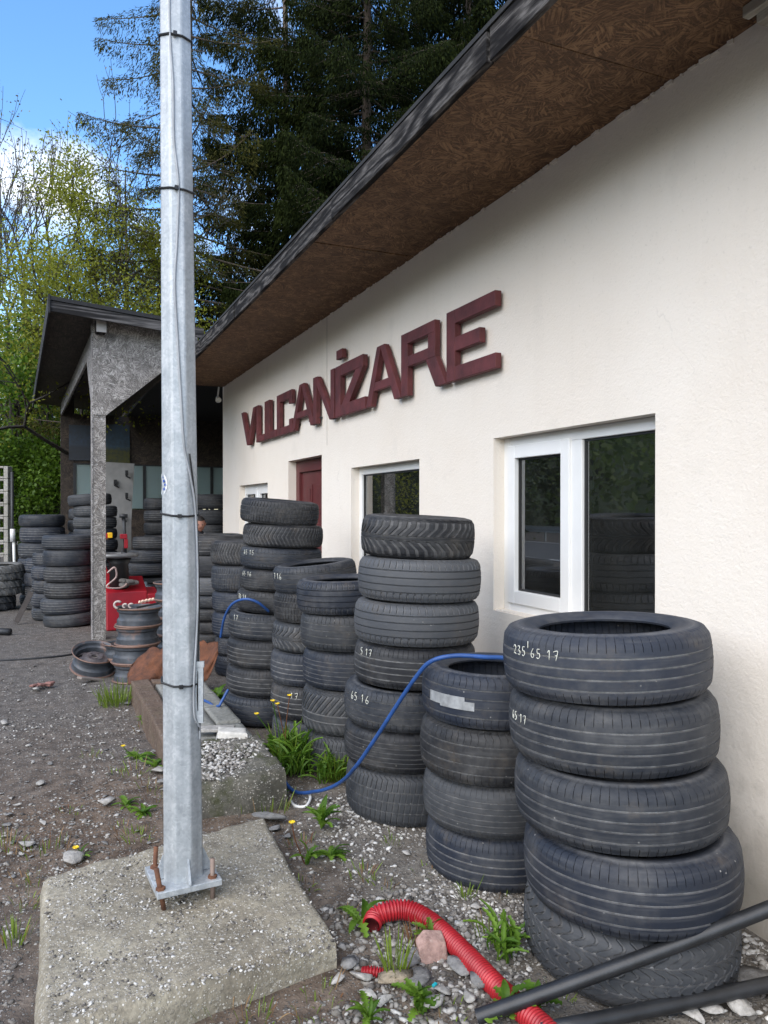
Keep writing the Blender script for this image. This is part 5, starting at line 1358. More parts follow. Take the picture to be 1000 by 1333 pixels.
def mat_pebble(g=1.0):
    m, nt, b = nodes('mixed_gravel')
    t = nd(nt, 'ShaderNodeAttribute', attribute_name='tint').outputs['Fac']
    c = ramp(nt, t, [(0, (.055 * g, .05 * g, .045 * g)), (.30 / g, (.15 * g, .135 * g, .12 * g)), (.6 / g, (.27 * g, .25 * g, .22 * g)), (.85 / g, (.42 * g, .40 * g, .37 * g)), (1, (.56 * g, .55 * g, .52 * g))])
    c = mix(nt, ramp(nt, noise(nt, pos(nt), 50, 4), [(.35, .5), (.65, 0.0)]), c, (.08, .07, .06))
    setc(nt, b, c); b.inputs['Roughness'].default_value = .9; bump(nt, b, noise(nt, pos(nt), 200, 3), .4, .003); return m
PEB = mat_pebble()
PEBW = mat_pebble(1.25)
def scatter(n, x0, x1, y0, y1, dens, smin, smax, seed, zfun=None, pw=2.2):
    r = np.random.default_rng(seed); x = r.uniform(x0, x1, n * 3); y = r.uniform(y0, y1, n * 3)
    keep = r.uniform(0, 1, n * 3) < dens(x, y); x, y = x[keep][:n], y[keep][:n]
    s = smin + (smax - smin) * r.uniform(0, 1, len(x)) ** pw
    z = (ground_height(x, y) if zfun is None else zfun(x, y)) + s * .15
    return np.stack([x, y, z], -1), s
offslab = lambda x, y: ((x < -.07) | (x > .98) | (y > 3.66) | (y < 2.3)).astype(float)
p1, s1_ = scatter(8000, .9, 2.42, 1.9, 4.6, lambda x, y: np.clip(fbm(x * 2.6, y * 2.6, 77, 3) * 3.6 - 1.25, 0.03, 1) * offslab(x, y) * np.clip((x - 1.05) / .45, .10, 1), .003, .013, 1)
p2, s2_ = scatter(17000, -2.2, .9, 2.2, 9, lambda x, y: np.clip(fbm(x * 1.6, y * 1.6, 79, 3) * 2.4 - .7, 0, 1) * offslab(x, y) * np.clip((8.5 - y) / 5, 0, 1) * ~((x > .6) & (y > 3.9)), .002, .013, 2, None, 2.6)
p3, s3_ = scatter(2600, .3, 1.5, 2.05, 2.9, lambda x, y: offslab(x, y) * .8, .003, .017, 3)
p4, s4_ = scatter(700, 1.9, 2.42, 1.6, 2.6, lambda x, y: x * 0 + .7, .003, .018, 9)
pebbles('gravel', np.concatenate([p2, p3]), np.concatenate([s2_, s3_]), PEB, 4, 'loose mixed gravel and crumbs strewn over the yard')
pebbles('gravel', np.concatenate([p1, p4]), np.concatenate([s1_, s4_]), PEBW, 14, 'pale limestone gravel along the foot of the tyre stacks')
p5, s5_ = scatter(4200, .0, .92, 2.42, 3.45, lambda x, y: np.clip(.25 + fbm(x * 4, y * 4, 83, 3) * .8, 0, 1), .0015, .0075, 5, lambda x, y: SLAB_Z - .002 + x * 0)
p6, s6_ = scatter(1500, .70, 1.17, 3.98, 4.68, lambda x, y: x * 0 + .8, .004, .016, 6, lambda x, y: .198 + x * 0)
pebbles('gravel', np.concatenate([p5, p6]), np.concatenate([s5_, s6_]), PEBW, 7, 'small exposed pebbles on the concrete blocks')
# brick piece, foam piece, debris
mb = MB(); p = G(566, 1256); mb.prism([(p.x - .05, p.y, .0), (p.x + .052, p.y - .012, .0), (p.x + .05, p.y + .01, .062), (p.x - .02, p.y + .02, .075), (p.x - .055, p.y + .015, .05)], (.012, .055, .012)); tag(mb.build('brick_piece', PINK, bevel=.006), 'broken pink brick piece beside the red duct', 'brick')
o = rough_slab('foam_piece', simple('dirty_foam', (.46, .44, .40), .9, bmp=.5, scale=20), [tuple(P(283, 4.70)[:2]), tuple(P(322, 4.66)[:2]), tuple(P(321, 4.78)[:2]), tuple(P(284, 4.82)[:2])], .235, .19, 14, 8, .012, .01, 91); tag(o, 'pale dirty foam slab lying on the rubble block', 'foam piece')
mb = MB(); a = P(263, 4.88, .20); mb.box(P(280, 4.86, .205), (.24, .10, .02), -.35); tag(mb.build('stone_offcut', STONE_A, bevel=.005), 'white-edged stone offcut between platform and rubble block', 'stone piece')
mb = MB(); 
pts = spline([G(378, 1043, .01), G(385, 1050, .012), G(398, 1050, .02), G(404, 1040, .03), G(402, 1034, .03)], 6); mb.tube(pts, .008, 6); tag(mb.build('white_strap', UPVC, None, True), 'short curved white plastic strap under the blue hose end', 'strap')
mb = MB(); p = G(566, 1285, .02); mb.box(p, (.02, .012, .016), .5); tag(mb.build('plastic_scrap', simple('turquoise_plastic', (.02, .42, .50), .4), bevel=.003), 'tiny turquoise plastic scrap among the rubble stones', 'scrap')
for i, (px, py, L, w, rz) in enumerate(((118, 884, .24, .08, .5), (108, 876, .16, .06, -.2), (128, 876, .14, .07, 1.1))):
    mb = MB(); p = G(px, py, .03); mb.box(p, (L, w, .02), rz, Matrix.Rotation(rz, 3, 'Z') @ Matrix.Rotation(.25, 3, 'Y')); tag(mb.build('wood_scrap', simple('grey_wood_scrap', (.20, .17, .15), .9, bmp=.4), bevel=.004), ['longest weathered wood scrap lying before the tilted rim', 'smaller wood scrap at the left of the tilted rim', 'wood scrap between tilted rim and grass tuft'][i], 'wood scrap')
mb = MB(); p = G(56, 893, .02); 
for k in range(7): mb.box(p + Vector((random.uniform(-.09, .07), random.uniform(-.03, .03), random.uniform(0, .02))), (.07, .05, .022), 0, Matrix.Rotation(random.uniform(0, 3), 3, 'Z') @ Matrix.Rotation(random.uniform(-.4, .4), 3, 'X'))
tag(mb.build('red_rag', simple('faded_rag', (.20, .10, .085), .9), bevel=.01), 'faded red rag lying by a pale stone on the yard', 'rag')
# ------------------------------------------------------------------ foliage builders
def unit(v): return v / np.maximum(np.linalg.norm(v, axis=-1, keepdims=True), 1e-9)
def diamonds(Pt, Dr, L, Wd, r, fold=0.0):
    n = len(Pt); Dr = unit(Dr); rd = unit(r.normal(size=(n, 3))); sd = unit(np.cross(Dr, rd))
    L = np.broadcast_to(L, (n,))[:, None]; Wd = np.broadcast_to(Wd, (n,))[:, None]
    mid = Pt + Dr * L * .45
    V = np.stack([Pt, mid + sd * Wd * .5, Pt + Dr * L, mid - sd * Wd * .5], 1)
    Fa = np.arange(n * 4).reshape(n, 4)
    return V.reshape(-1, 3), Fa
def blades(Pt, Dr, L, Wd, droop, r):
    n = len(Pt); Dr = unit(Dr); rd = np.tile([[0, 0, 1.0]], (n, 1)) + r.normal(size=(n, 3)) * .25; sd = unit(np.cross(Dr, rd))
    L = np.broadcast_to(L, (n,))[:, None]; Wd = np.broadcast_to(Wd, (n,))[:, None]; droop = np.broadcast_to(droop, (n,))[:, None]
    rows = []
    for t, w in ((0, .35), (.35, .9), (.7, .8)):
        c = Pt + Dr * L * t; c = c + np.array([0, 0, -1.0]) * droop * L * t * t
        rows += [c - sd * Wd * w * .5, c + sd * Wd * w * .5]
    rows.append(Pt + Dr * L + np.array([0, 0, -1.0]) * droop * L)
    V = np.stack(rows, 1)
    f = np.array([[0, 1, 3, 2], [2, 3, 5, 4], [4, 5, 6, 6]])
    tri = np.array([[0, 1, 3], [0, 3, 2], [2, 3, 5], [2, 5, 4], [4, 5, 6]])
    Fa = (tri[None] + (np.arange(n) * 7)[:, None, None]).reshape(-1, 3)
    return V.reshape(-1, 3), Fa
def tubes_np(A, B, ra, rb, k=5):
    A, B = np.asarray(A), np.asarray(B); n = len(A); d = unit(B - A); up = np.where(np.abs(d[:, 2:3]) > .9, [[1.0, 0, 0]], [[0, 0, 1.0]]); s = unit(np.cross(d, up)); t = np.cross(d, s)
    a = np.arange(k) / k * 2 * np.pi
    ring = s[:, None, :] * np.cos(a)[None, :, None] + t[:, None, :] * np.sin(a)[None, :, None]
    V = np.concatenate([A[:, None] + ring * np.asarray(ra)[:, None, None], B[:, None] + ring * np.asarray(rb)[:, None, None]], 1)
    i = np.arange(k); j = (i + 1) % k; f = np.stack([i, j, j + k, i + k], -1)
    return V.reshape(-1, 3), (f[None] + (np.arange(n) * 2 * k)[:, None, None]).reshape(-1, 4)
def trunk_np(pts, rs, k=10):
    mb = MB(); mb.tube(pts, rs, k, cap=False); return mb
def merge(parts):
    V = []; Fa = []; b = 0
    for v, f in parts: V.append(v); Fa.append(f + b); b += len(v)
    return np.concatenate(V), np.concatenate(Fa)

def spruce(base, H, R, nb, seed, z0, mat, bark, label, dens=1.0, hang=.6, wid=.03, tl=.34, tr=.17, zmax=None, gap=0.0):
    r = np.random.default_rng(seed); base = np.array(base)
    t = thing('spruce_tree', label, 'tree', base, 'conifers behind the workshop')
    mb = trunk_np([Vector(base) + Vector((.02 * math.sin(z), .02 * math.cos(z), z)) for z in np.linspace(0, H, 14)], list(tr * (1 - np.linspace(0, .96, 14)) + .01)); mb.build('trunk', bark, t, True)
    TA, TB, RA, RB_ = [], [], [], []; parts = []; tints = []
    for i in range(nb):
        f = i / nb; z = z0 + (H - z0) * f ** 1.15 * .985
        if zmax and z > zmax: break
        az = i * 2.39996 + r.normal() * .3; Lb = R * (1 - z / H) ** .75 * r.uniform(.72, 1.12) + .25
        if r.uniform() < gap: Lb *= .5
        out = np.array([math.cos(az), math.sin(az), 0]); side = np.array([-out[1], out[0], 0])
        sag = r.uniform(.18, .38); rise = r.uniform(.10, .30)
        bp = lambda s: base + np.array([0, 0, z]) + out * (Lb * s)[..., None] + np.array([0, 0, 1.0]) * (Lb * (-sag * s + rise * s ** 2.2))[..., None]
        ss = np.linspace(0, 1, 8); pb = bp(ss); TA += list(pb[:-1]); TB += list(pb[1:]); rr = .028 * (1 - ss) * Lb / 3 + .006; RA += list(rr[:-1]); RB_ += list(rr[1:])
        n = int(Lb * 430 * dens * r.uniform(.7, 1.2)); s = r.uniform(.10, 1.0, n) ** .85
        ls = (.42 * Lb * (1 - s) * np.clip(s * 3, 0, 1) + .12); q = r.uniform(-1, 1, n); q = np.sign(q) * np.abs(q) ** .8
        p0 = bp(s) + side * (ls * q)[:, None] + out * (np.abs(q) * ls * .35)[:, None]
        p0[:, 2] -= np.abs(q) ** 1.5 * ls * .35 + r.uniform(0, 1, n) ** 2 * hang * .45
        d = out * r.uniform(.1, .7, n)[:, None] + side * (q * .6)[:, None] + np.array([0, 0, -1.0]) * (hang * r.uniform(.4, 1.8, n))[:, None] + r.normal(size=(n, 3)) * .22
        L = tl * r.uniform(.45, 1.15, n); v, fa = diamonds(p0, d, L, wid * r.uniform(.7, 1.5, n), r); parts.append((v, fa))
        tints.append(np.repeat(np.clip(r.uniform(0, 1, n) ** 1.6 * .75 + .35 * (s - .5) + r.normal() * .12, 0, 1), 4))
        # side twigs
        k = int(Lb * 5); si = r.uniform(.15, .95, k); qq = r.choice([-1, 1], k); lsi = .36 * Lb * (1 - si) + .08
        a = bp(si); b = a + side * (lsi * qq)[:, None] + out * (lsi * .35)[:, None] - np.array([0, 0, 1.0]) * (lsi * .35)[:, None]; TA += list(a); TB += list(b); RA += [.008] * k; RB_ += [.004] * k
    v, fa = tubes_np(TA, TB, RA, RB_, 4); obj('branches', np_mesh('branches', v, fa, bark), t)
    v, fa = merge(parts); o = obj('crown', np_mesh('crown', v, fa, mat, False, {'tint': np.concatenate(tints)}), t); o['kind'] = 'stuff'
    return t

def broadleaf(base, H, seed, label, mat, bark, leaf=.075, nl=9, depth=6, spread=.55, r0=.14, first=.28, lean=(0, 0), trunk_frac=.3, cl=.25, up=.25, cat='tree', ratio=.74, name='broadleaf_tree', minlev=3):
    r = np.random.default_rng(seed); t = thing(name, label, cat, base, 'young-leaved trees beyond the shed')
    A, B, RA, RB_, LP, LD = [], [], [], [], [], []
    def grow(p, d, L, rad, dep):
        n = 3; q = p
        for k in range(n):
            d = d + r.normal(size=3) * .10 + np.array([0, 0, up * .12]); d /= np.linalg.norm(d); e = q + d * L / n
            A.append(q); B.append(e); RA.append(rad * (1 - k / n * .3)); RB_.append(rad * (1 - (k + 1) / n * .3))
            if dep <= depth - minlev:
                m = nl if dep <= 1 else max(1, nl // 3)
                for _ in range(m): LP.append(q + (e - q) * r.uniform() + r.normal(size=3) * cl * (.5 if dep else .8)); LD.append(d * .4 + r.normal(size=3))
            q = e
        if dep == 0: return
        for k in range(2 if r.uniform() < .45 else 3):
            nd_ = d + r.normal(size=3) * spread + np.array([0, 0, up * .4]); nd_ /= np.linalg.norm(nd_)
            grow(q if k < 2 else p + (q - p) * r.uniform(.4, .9), nd_, L * ratio * r.uniform(.8, 1.15), rad * .62, dep - 1)
    b = np.array(base, float); d = np.array([lean[0], lean[1], 1.0]); d /= np.linalg.norm(d)
    grow(b, d, H * trunk_frac, r0, depth)
    A, B, RA, RB_ = map(np.array, (A, B, RA, RB_)); RA = np.maximum(RA, .006); RB_ = np.maximum(RB_, .004)
    big = RA > r0 * .5
    v, fa = tubes_np(A[big], B[big], RA[big], RB_[big], 8); obj('trunk', np_mesh('trunk', v, fa, bark, True), t)
    v, fa = tubes_np(A[~big], B[~big], RA[~big], RB_[~big], 4); obj('branches', np_mesh('branches', v, fa, bark), t)
    LP, LD = np.array(LP), np.array(LD); n = len(LP)
    v, fa = diamonds(LP, LD, leaf * r.uniform(.7, 1.4, n), leaf * .62 * r.uniform(.7, 1.3, n), r); 
    o = obj('crown', np_mesh('crown', v, fa, mat, False, {'tint': np.repeat(r.uniform(0, 1, n), 4)}), t); o['kind'] = 'stuff'
    return t
def gp(px, D): p = P(px, D); return (p.x, p.y, 0)
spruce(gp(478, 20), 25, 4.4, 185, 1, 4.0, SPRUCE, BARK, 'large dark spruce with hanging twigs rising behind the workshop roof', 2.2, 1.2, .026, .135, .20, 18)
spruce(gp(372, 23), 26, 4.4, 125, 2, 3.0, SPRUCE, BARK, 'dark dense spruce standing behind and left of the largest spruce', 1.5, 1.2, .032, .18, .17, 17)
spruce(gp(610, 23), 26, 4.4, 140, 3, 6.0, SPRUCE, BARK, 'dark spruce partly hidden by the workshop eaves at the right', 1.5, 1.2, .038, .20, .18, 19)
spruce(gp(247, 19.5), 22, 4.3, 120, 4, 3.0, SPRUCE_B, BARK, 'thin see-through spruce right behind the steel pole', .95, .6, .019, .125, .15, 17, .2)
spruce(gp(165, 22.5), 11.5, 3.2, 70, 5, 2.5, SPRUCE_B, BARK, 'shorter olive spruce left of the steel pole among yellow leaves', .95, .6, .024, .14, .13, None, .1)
broadleaf(gp(150, 18.8), 12.4, 11, 'tree in fresh yellow-green leaf above the shed roof', LEAF_Y, BARK_GREY, .068, 24, 6, .50, .13, trunk_frac=.26, cl=.40)
broadleaf(gp(70, 20), 10.8, 12, 'yellow-green leafing tree left of the shed roof corner', LEAF_Y, BARK_GREY, .068, 24, 6, .52, .13, trunk_frac=.25, cl=.38)
broadleaf(gp(-18, 29), 12, 13, 'yellow-green tree at the left picture edge', LEAF_Y, BARK_GREY, .075, 18, 6, .52, .14, trunk_frac=.24, cl=.34)
broadleaf(gp(40, 22), 15.5, 14, 'tall almost bare tree with budding twigs against the sky', BUD, BARK_GREY, .075, 2, 6, .36, .13, trunk_frac=.25, cl=.10, up=.55, minlev=4)
broadleaf(gp(-25, 25), 14.5, 15, 'second bare budding tree at the left edge against the cloud', BUD, BARK_GREY, .075, 2, 6, .38, .13, trunk_frac=.25, cl=.10, up=.5, minlev=4)
broadleaf(gp(62, 21), 8.6, 16, 'bright green maple with dark leaning trunk beside the shed', LEAF_G, BARK_GREY, .12, 9, 6, .62, .16, lean=(-.35, 0), trunk_frac=.24, cl=.38, up=.12)
broadleaf(gp(-5, 30), 10.5, 17, 'bright green bushy tree above the breeze-block pillar', LEAF_G, BARK_GREY, .12, 9, 6, .62, .13, trunk_frac=.22, cl=.40, up=.12)
broadleaf(gp(22, 18.5), 5.4, 18, 'bright green bush before the leaning maple trunks', LEAF_G, BARK_GREY, .10, 16, 6, .75, .08, trunk_frac=.20, cl=.45, up=.05)
broadleaf(gp(66, 20.5), 5.8, 19, 'green bush right behind the shed corner post', LEAF_G, BARK_GREY, .10, 14, 6, .75, .08, trunk_frac=.20, cl=.45, up=.05)
def thicket(name, n, boxes, mat, seed, leaf, label, kind='stuff'):
    r = np.random.default_rng(seed); PP = []
    for (x0, x1, y0, y1, z0, z1, f) in boxes:
        m = int(n * f); x = r.uniform(x0, x1, m); y = r.uniform(y0, y1, m)
        top = z0 + (z1 - z0) * (.45 + .75 * fbm(x * .5 + 5, y * .5, seed, 3)); z = z0 + (top - z0) * r.uniform(0, 1, m) ** .7
        PP.append(np.stack([x, y, z], -1))
    PP = np.concatenate(PP); m = len(PP)
    v, fa = diamonds(PP, r.normal(size=(m, 3)), leaf * r.uniform(.6, 1.5, m), leaf * .7 * r.uniform(.6, 1.3, m), r)
    o = obj(name, np_mesh(name, v, fa, mat, False, {'tint': np.repeat(r.uniform(0, 1, m) ** 1.5, 4)})); tag(o, label, kind=kind); return o
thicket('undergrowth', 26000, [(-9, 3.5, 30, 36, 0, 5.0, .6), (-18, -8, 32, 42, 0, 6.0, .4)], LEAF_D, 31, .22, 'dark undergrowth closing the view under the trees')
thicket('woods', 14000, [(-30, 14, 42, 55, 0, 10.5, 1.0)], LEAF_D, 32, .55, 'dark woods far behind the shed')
# valley side opposite, seen mirrored in the windows
def hillside():
    xs = np.linspace(-160, -24, 24); ys = np.linspace(-80, 220, 30); X, Y = np.meshgrid(xs, ys, indexing='ij')
    H = np.clip((-X - 26) * .30, 0, 18) + (fbm(X * .05, Y * .05, 5, 3) - .5) * 6 * np.clip((-X - 26) / 20, 0, 1) - .2
    idx = np.arange(X.size).reshape(X.shape); Fa = np.stack([idx[:-1, :-1], idx[1:, :-1], idx[1:, 1:], idx[:-1, 1:]], -1).reshape(-1, 4)
    tag(obj('hillside', np_mesh('hillside', np.stack([X, Y, H], -1), Fa, simple('hill_grass', (.05, .07, .02), .95, scale=.5), True)), kind='structure')
    r = np.random.default_rng(8); n = 42000; x = r.uniform(-90, -26, n); y = r.uniform(-30, 120, n)
    z = np.clip((-x - 26) * .30, 0, 18) + r.uniform(0, 1, n) ** 1.3 * (4 + 5 * vnoise(x * .3, y * .3, 3))
    v, fa = diamonds(np.stack([x, y, z], -1), r.normal(size=(n, 3)), r.uniform(.35, .9, n), r.uniform(.25, .6, n), r)
    o = obj('woods', np_mesh('woods', v, fa, LEAF_H, False, {'tint': np.repeat(r.uniform(0, 1, n), 4)})); tag(o, 'wooded valley side across the road, mirrored in the windows', kind='stuff')
hillside()
mb = MB(); mb.bbox((-16.5, -60, -.05), (-9.0, 160, .012)); tag(mb.build('road', simple('road_asphalt', (.09, .09, .092), .85, scale=3)), kind='structure')
mb = MB(); mb.bbox((-9.35, -60, .013), (-9.2, 160, .017)); mb.bbox((-16.3, -60, .013), (-16.15, 160, .017)); tag(mb.build('road_marking', simple('road_white', (.7, .7, .68), .8)), kind='structure')
t = thing('guard_rail', 'galvanised guard rail along the far side of the road', 'guard rail', (-17, 25, 0))
mb = MB(); mb.prism([(-17.0, -20, .45), (-17.05, -20, .52), (-17.0, -20, .60), (-17.05, -20, .68), (-17.0, -20, .75), (-17.08, -20, .75), (-17.12, -20, .6), (-17.08, -20, .45)], (0, 120, 0)); mb.build('rail', GALV, t)
for k in range(60): mb = MB(); mb.bbox((-17.18, -19 + k * 2, -.1), (-17.121, -18.9 + k * 2, .72)); mb.build('rail_post', GALV, t)
mb = MB(); mb.tube([(-15.6 - 2.4, 23.6, -.1), (-15.6 - 2.4, 23.6, 8.5)], [.20, .13], 10); tag(mb.build('concrete_pole', CONC, None, True), 'grey concrete pole across the road, mirrored in the right window', 'pole')
# breeze-block pillar at the left edge
t = thing('breeze_block_pillar', 'pale pierced concrete block pillar at the left picture edge', 'pillar', gp(-4, 17))
p = P(-5, 17); xa = Vector((RX, RY, 0)); z = .02
for k in range(9):
    h = .28; ww = .315; z0 = z
    for (s0, s1, a0, a1) in ((-ww, -ww + .13, 0, h - .012), (ww - .13, ww, 0, h - .012), (-.06, .06, .075, h - .087), (-ww + .131, ww - .131, 0, .074), (-ww + .131, ww - .131, h - .086, h - .012)):
        pass
    mb = MB()
    for (s0, s1, a0, a1, dd) in ((-ww, -ww + .07, 0, h - .008, .0), (ww - .095, ww, 0, h - .008, .0), (-.047, .047, .045, h - .052, .006), (-ww + .071, ww - .096, 0, .044, .003), (-ww + .071, ww - .096, h - .051, h - .008, .003)):
        mb.box(p + xa * (s0 + s1) / 2 + Vector((0, 0, z0 + (a0 + a1) / 2)), (s1 - s0, .22 - dd, a1 - a0), -YAW)
    mb.build('breeze_block', BREEZE, t, bevel=.012); z += h
q = P(16, 16.8); mb = MB(); mb.tube([(q.x, q.y, 0), (q.x, q.y, 2.4)], .033, 8); tag(mb.build('pipe_post', DARK_STEEL, None, True), 'thin dark post right beside the breeze-block pillar', 'post')
q = P(16.5, 16.2); mb = MB(); mb.tube([(q.x, q.y, .9), (q.x, q.y, 1.17)], .05, 8); mb.tube([(q.x + .04, q.y, 0), (q.x + .02, q.y, .9)], .03, 6); tag(mb.build('marker_sleeve', UPVC, None, True), 'short white sleeve at the foot of the dark post', 'marker')

# ------------------------------------------------------------------ weeds and grass, one by one
GW = 'weeds growing round the concrete blocks'
def tuft(px, py, h, n, label, mat=GRASS, spread=.05, wid=.006, lean=.45, dry=0.0, name='grass_tuft', cat='grass', D=None, z=0.0):
    r = np.random.default_rng(abs(hash((px, py))) % 99999 if False else int(px * 7 + py * 13)); p = G(px, py, z) if D is None else P(px, D, z)
    t = thing(name, label, cat, (p.x, p.y, z), GW)
    def mk(k, m, nm):
        a = r.uniform(0, 6.28, k); o = np.stack([np.cos(a), np.sin(a), a * 0], -1)
        b = np.array([p.x, p.y, z - .005]) + o * (spread * r.uniform(0, 1, k) ** .6)[:, None]
        d = o * (lean * r.uniform(.1, 1.0, k))[:, None] + np.array([0, 0, 1.0]); L = h * r.uniform(.5, 1.1, k)
        v, f = blades(b, d, L, wid * r.uniform(.7, 1.3, k), r.uniform(.05, .55, k), r)
        q = obj(nm, np_mesh(nm, v, f, m, True, {'tint': np.repeat(r.uniform(0, 1, k), 7)}), t); q['kind'] = 'stuff'
    mk(int(n * (1 - dry)), mat, 'blades')
    if dry: mk(max(3, int(n * dry)), DRY, 'dry_blades')
    return t
LEAFM = []
for k in range(5):     # broad leaf meshes with folded midrib and toothed edge
    r = np.random.default_rng(500 + k); n = 15; V = []; Fa = []
    for i in range(n):
        s = i / (n - 1); w = .14 * math.sin(math.pi * min(1, s * .80 + .06)) ** .8 * (1 + .38 * (-1) ** i) if k < 3 else .12 * math.sin(math.pi * (s * .95 + .05)) ** .7
        z = .22 * math.sin(s * 2.4) - .30 * s * s * (1 + .3 * r.normal() * 0)
        for q in (-1, -.5, 0, .5, 1): V.append((s, q * w, z + abs(q) * .05))
    for i in range(n - 1):
        for j in range(4): a = i * 5 + j; Fa.append((a, a + 5, a + 6, a + 1))
    LEAFM.append(np_mesh('leaf', V, Fa, WEED, True, {'tint': r.uniform(.1, .9, len(V)) * .3 + .35 * (k % 3)}))
def weed(px, py, h, n, label, flowers=(), z=0.0, erect=.7, D=None, name='leafy_weed', wide=1.0, spread=.012):
    r = np.random.default_rng(int(px * 3 + py * 17)); p = G(px, py, z) if D is None else P(px, D, z)
    t = thing(name, label, 'weed', (p.x, p.y, z), GW, local=True)
    for i in range(n):
        o = bpy.data.objects.new('leaf', LEAFM[i % 5]); link(o, t); o['kind'] = 'thing'
        del o['kind']
        a = i * 2.4 + r.normal() * .3; el = r.uniform(.25, 1.25) * erect + .1; L = h * r.uniform(.6, 1.1)
        o.rotation_euler = (r.normal() * .25, -el, a); o.scale = (L, L * wide * r.uniform(.8, 1.2), L); q = spread * r.uniform(0, 1) ** .5; a2 = r.uniform(0, 6.28); o.location = (math.cos(a2) * q, math.sin(a2) * q, h * .45 * r.uniform(0, 1) * (erect > .6))
    for (fx, fy) in flowers:
        D_ = (p.x * FX + p.y * FY); e = P(fx, D_, Z(fy, D_)) - Vector((p.x, p.y, z)); s0 = Vector((r.normal() * .02, r.normal() * .02, 0))
        mb = MB(); mb.tube(spline([s0, s0.lerp(e, .5) + Vector((r.normal() * .02, 0, .02)), e], 5), .003, 5); st_ = mb.build('stem', WEED if r.uniform() < .5 else DRY, t, True); st_.matrix_parent_inverse = Matrix.Identity(4)
        mb = MB()
        for k in range(6):
            a = k * math.pi / 3; c = e + Vector((math.cos(a) * .008, math.sin(a) * .008, .003)); mb.box(c, (.013, .009, .003), a, Matrix.Rotation(a, 3, 'Z') @ Matrix.Rotation(-.5, 3, 'Y'))
        fl = mb.build('flower', PETAL, t); fl.matrix_parent_inverse = Matrix.Identity(4)
    return t
weed(378, 1010, .21, 110, 'lush dandelion clump with yellow buttercups beside the rubble block', [(377, 906), (355, 913), (361, 917), (334, 930)], erect=1.15, wide=.45, spread=.14)
tuft(372, 1004, .36, 150, 'long green grass rising through the dandelion clump', GRASS, .13, .007, .45)
weed(432, 1020, .15, 60, 'green weed clump between two tyre stacks', erect=1.1, wide=.45, spread=.09)
tuft(436, 1018, .26, 110, 'green grass at the foot of the middle tyre stacks', GRASS, .06, .009, .5)
weed(420, 1082, .12, 16, 'small bright upright weed in the gravel', erect=1.15)
tuft(150, 918, .24, 170, 'bright green grass tuft at the foot of the rim stacks', GRASS, .13, .007, .45)
weed(283, 905, .16, 12, 'low green weeds under the leaning stack by the rusty sheet', D=6.1, z=.02)
weed(655, 1250, .13, 34, 'tall broad-leaved weed left of the near tyre stack', erect=1.15, wide=.6, spread=.05)
tuft(640, 1225, .14, 26, 'thin grass behind the broad-leaved weed', GRASS, .05, .005, .6, .2)
tuft(515, 1282, .24, 34, 'long pale grass bunch in front of the red duct', GRASS, .03, .0075, .35, .1)
tuft(545, 1232, .13, 40, 'reddish dry stems under the arch of the red duct', DRY, .05, .006, .35, .0)
weed(560, 1230, .08, 14, 'small dark green weed under the red duct', erect=1.0)
weed(470, 1203, .13, 9, 'dandelion leaf rosette between the block and the duct mouth', erect=.35)
weed(545, 1326, .10, 16, 'nettle-like weed among the stones at the bottom', erect=.95, wide=1.0)
weed(480, 1338, .08, 12, 'small green weed at the bottom edge', erect=.8, wide=1.0)
weed(662, 1328, .10, 9, 'yellow-green weed before the black pipe end', erect=.8, wide=1.4)
weed(700, 1322, .09, 8, 'small weed beside the black pipe by the duct', erect=.8, wide=1.4)
weed(765, 1290, .08, 7, 'little weed at the foot of the near stack', erect=.8, wide=1.5)
tuft(730, 1300, .07, 16, 'sparse grass under the leaning black pipe', GRASS, .05, .004, .6)
tuft(475, 1145, .11, 30, 'thin brownish grass in the dark soil beside the foundation', GRASS, .06, .005, .7, .4)
weed(430, 1118, .10, 14, 'flat toothed weed in the dark soil beside the foundation', [(466, 1137)], erect=.35)
weed(400, 1130, .10, 6, 'small single weed against the foundation edge', [(380, 1072)], erect=1.0)
tuft(395, 1105, .10, 24, 'dry grass wisps in front of the rubble block corner', GRASS, .07, .005, .8, .5)
tuft(350, 1062, .16, 26, 'grass against the dark face of the rubble block', GRASS, .10, .005, .4, .3)
tuft(316, 1058, .20, 12, 'few long grass stalks before the rubble block', GRASS, .05, .005, .5, .2)
weed(362, 1050, .09, 8, 'little weed at the right corner of the rubble block', erect=.8)
tuft(510, 1100, .10, 18, 'grass wisp in front of the tall stack', GRASS, .04, .005, .9)
tuft(608, 1172, .13, 16, 'grass wisp in front of the low stack', GRASS, .03, .005, .7)
weed(180, 990, .10, 20, 'weed rosette on the yard left of the pole', [(160, 972)], erect=.5)
weed(200, 1000, .10, 10, 'small weed between stones left of the pole', erect=.6)
tuft(178, 1010, .12, 26, 'grass between the stones left of the pole', GRASS, .09, .005, .7, .3)
weed(185, 1062, .085, 16, 'low weed near the back edge of the foundation', erect=.5)
weed(165, 1052, .09, 9, 'small feathery weed by the long tan stone', erect=.5)
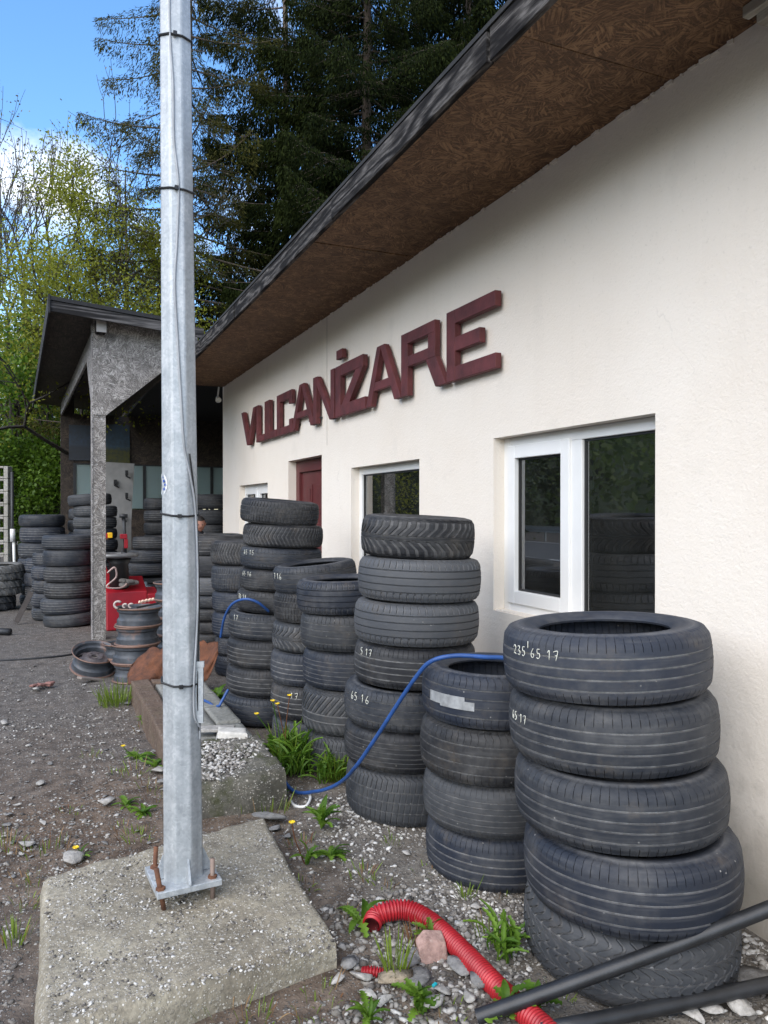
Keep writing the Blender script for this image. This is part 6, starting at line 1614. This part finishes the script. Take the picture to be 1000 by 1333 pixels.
tuft(180, 1095, .09, 40, 'mossy grass at the back of the foundation block', GRASS, .08, .005, .7, .2)
tuft(60, 1112, .12, 26, 'sparse yellowing grass by the flat pale stone', GRASS, .10, .005, .6, .5)
tuft(18, 1228, .12, 34, 'green grass tuft left of the foundation block', GRASS, .05, .006, .5, .1)
tuft(8, 1110, .14, 34, 'thin yellow grass at the left edge of the yard', GRASS, .10, .005, .6, .6)
weed(105, 1120, .07, 6, 'tiny yellow-flowered weed at the foundation corner', [(98, 1105)], erect=.6)
tuft(300, 1322, .10, 20, 'grass blades at the front foot of the foundation', GRASS, .12, .005, .7, .3)
tuft(420, 1300, .09, 18, 'thin grass by the front corner of the foundation', GRASS, .08, .005, .8, .5)
tuft(165, 990, .09, 22, 'low grass patch beyond the weeds left of the pole', GRASS, .09, .005, .8, .3)
tuft(190, 950, .10, 20, 'grass patch at the foot of the brown kerb', GRASS, .09, .005, .6, .3)
weed(186, 945, .07, 7, 'small plant growing against the brown kerb', erect=.9)
tuft(450, 1195, .07, 16, 'dry wisps beside the foundation edge', DRY, .06, .004, .8)
tuft(955, 1235, .07, 14, 'grass wisps at the wall foot behind the pipe', GRASS, .05, .004, .7, .3)
weed(830, 1322, .07, 6, 'small weed between the two black pipes', erect=.7)

for k, (px, py, h) in enumerate(((120, 985, .08), (90, 1060, .07), (150, 1010, .09), (40, 1150, .09), (195, 1030, .10), (30, 1180, .10), (160, 1085, .08), (205, 1045, .09), (345, 1120, .08), (500, 1155, .07), (560, 1140, .06), (390, 1160, .09), (640, 1165, .07), (575, 1325, .09), (410, 1325, .09), (335, 1330, .08))):
    tuft(px, py, h, 20, 'sparse little grass wisp ' + ('on the yard left of the pole', 'on the gravel between slab and tyres')[px > 300] + ', ' + ['greenest', 'farthest out', 'near the kerb', 'by the left edge', 'beside the shaft', 'lowest', 'behind the slab', 'closest to the rocks', 'by the slab corner', 'in dark soil', 'near the low stack', 'at the slab side', 'below the low stack', 'among the rubble', 'before the slab corner', 'at the bottom edge'][k], GRASS, .07, .0045, .8, .35)
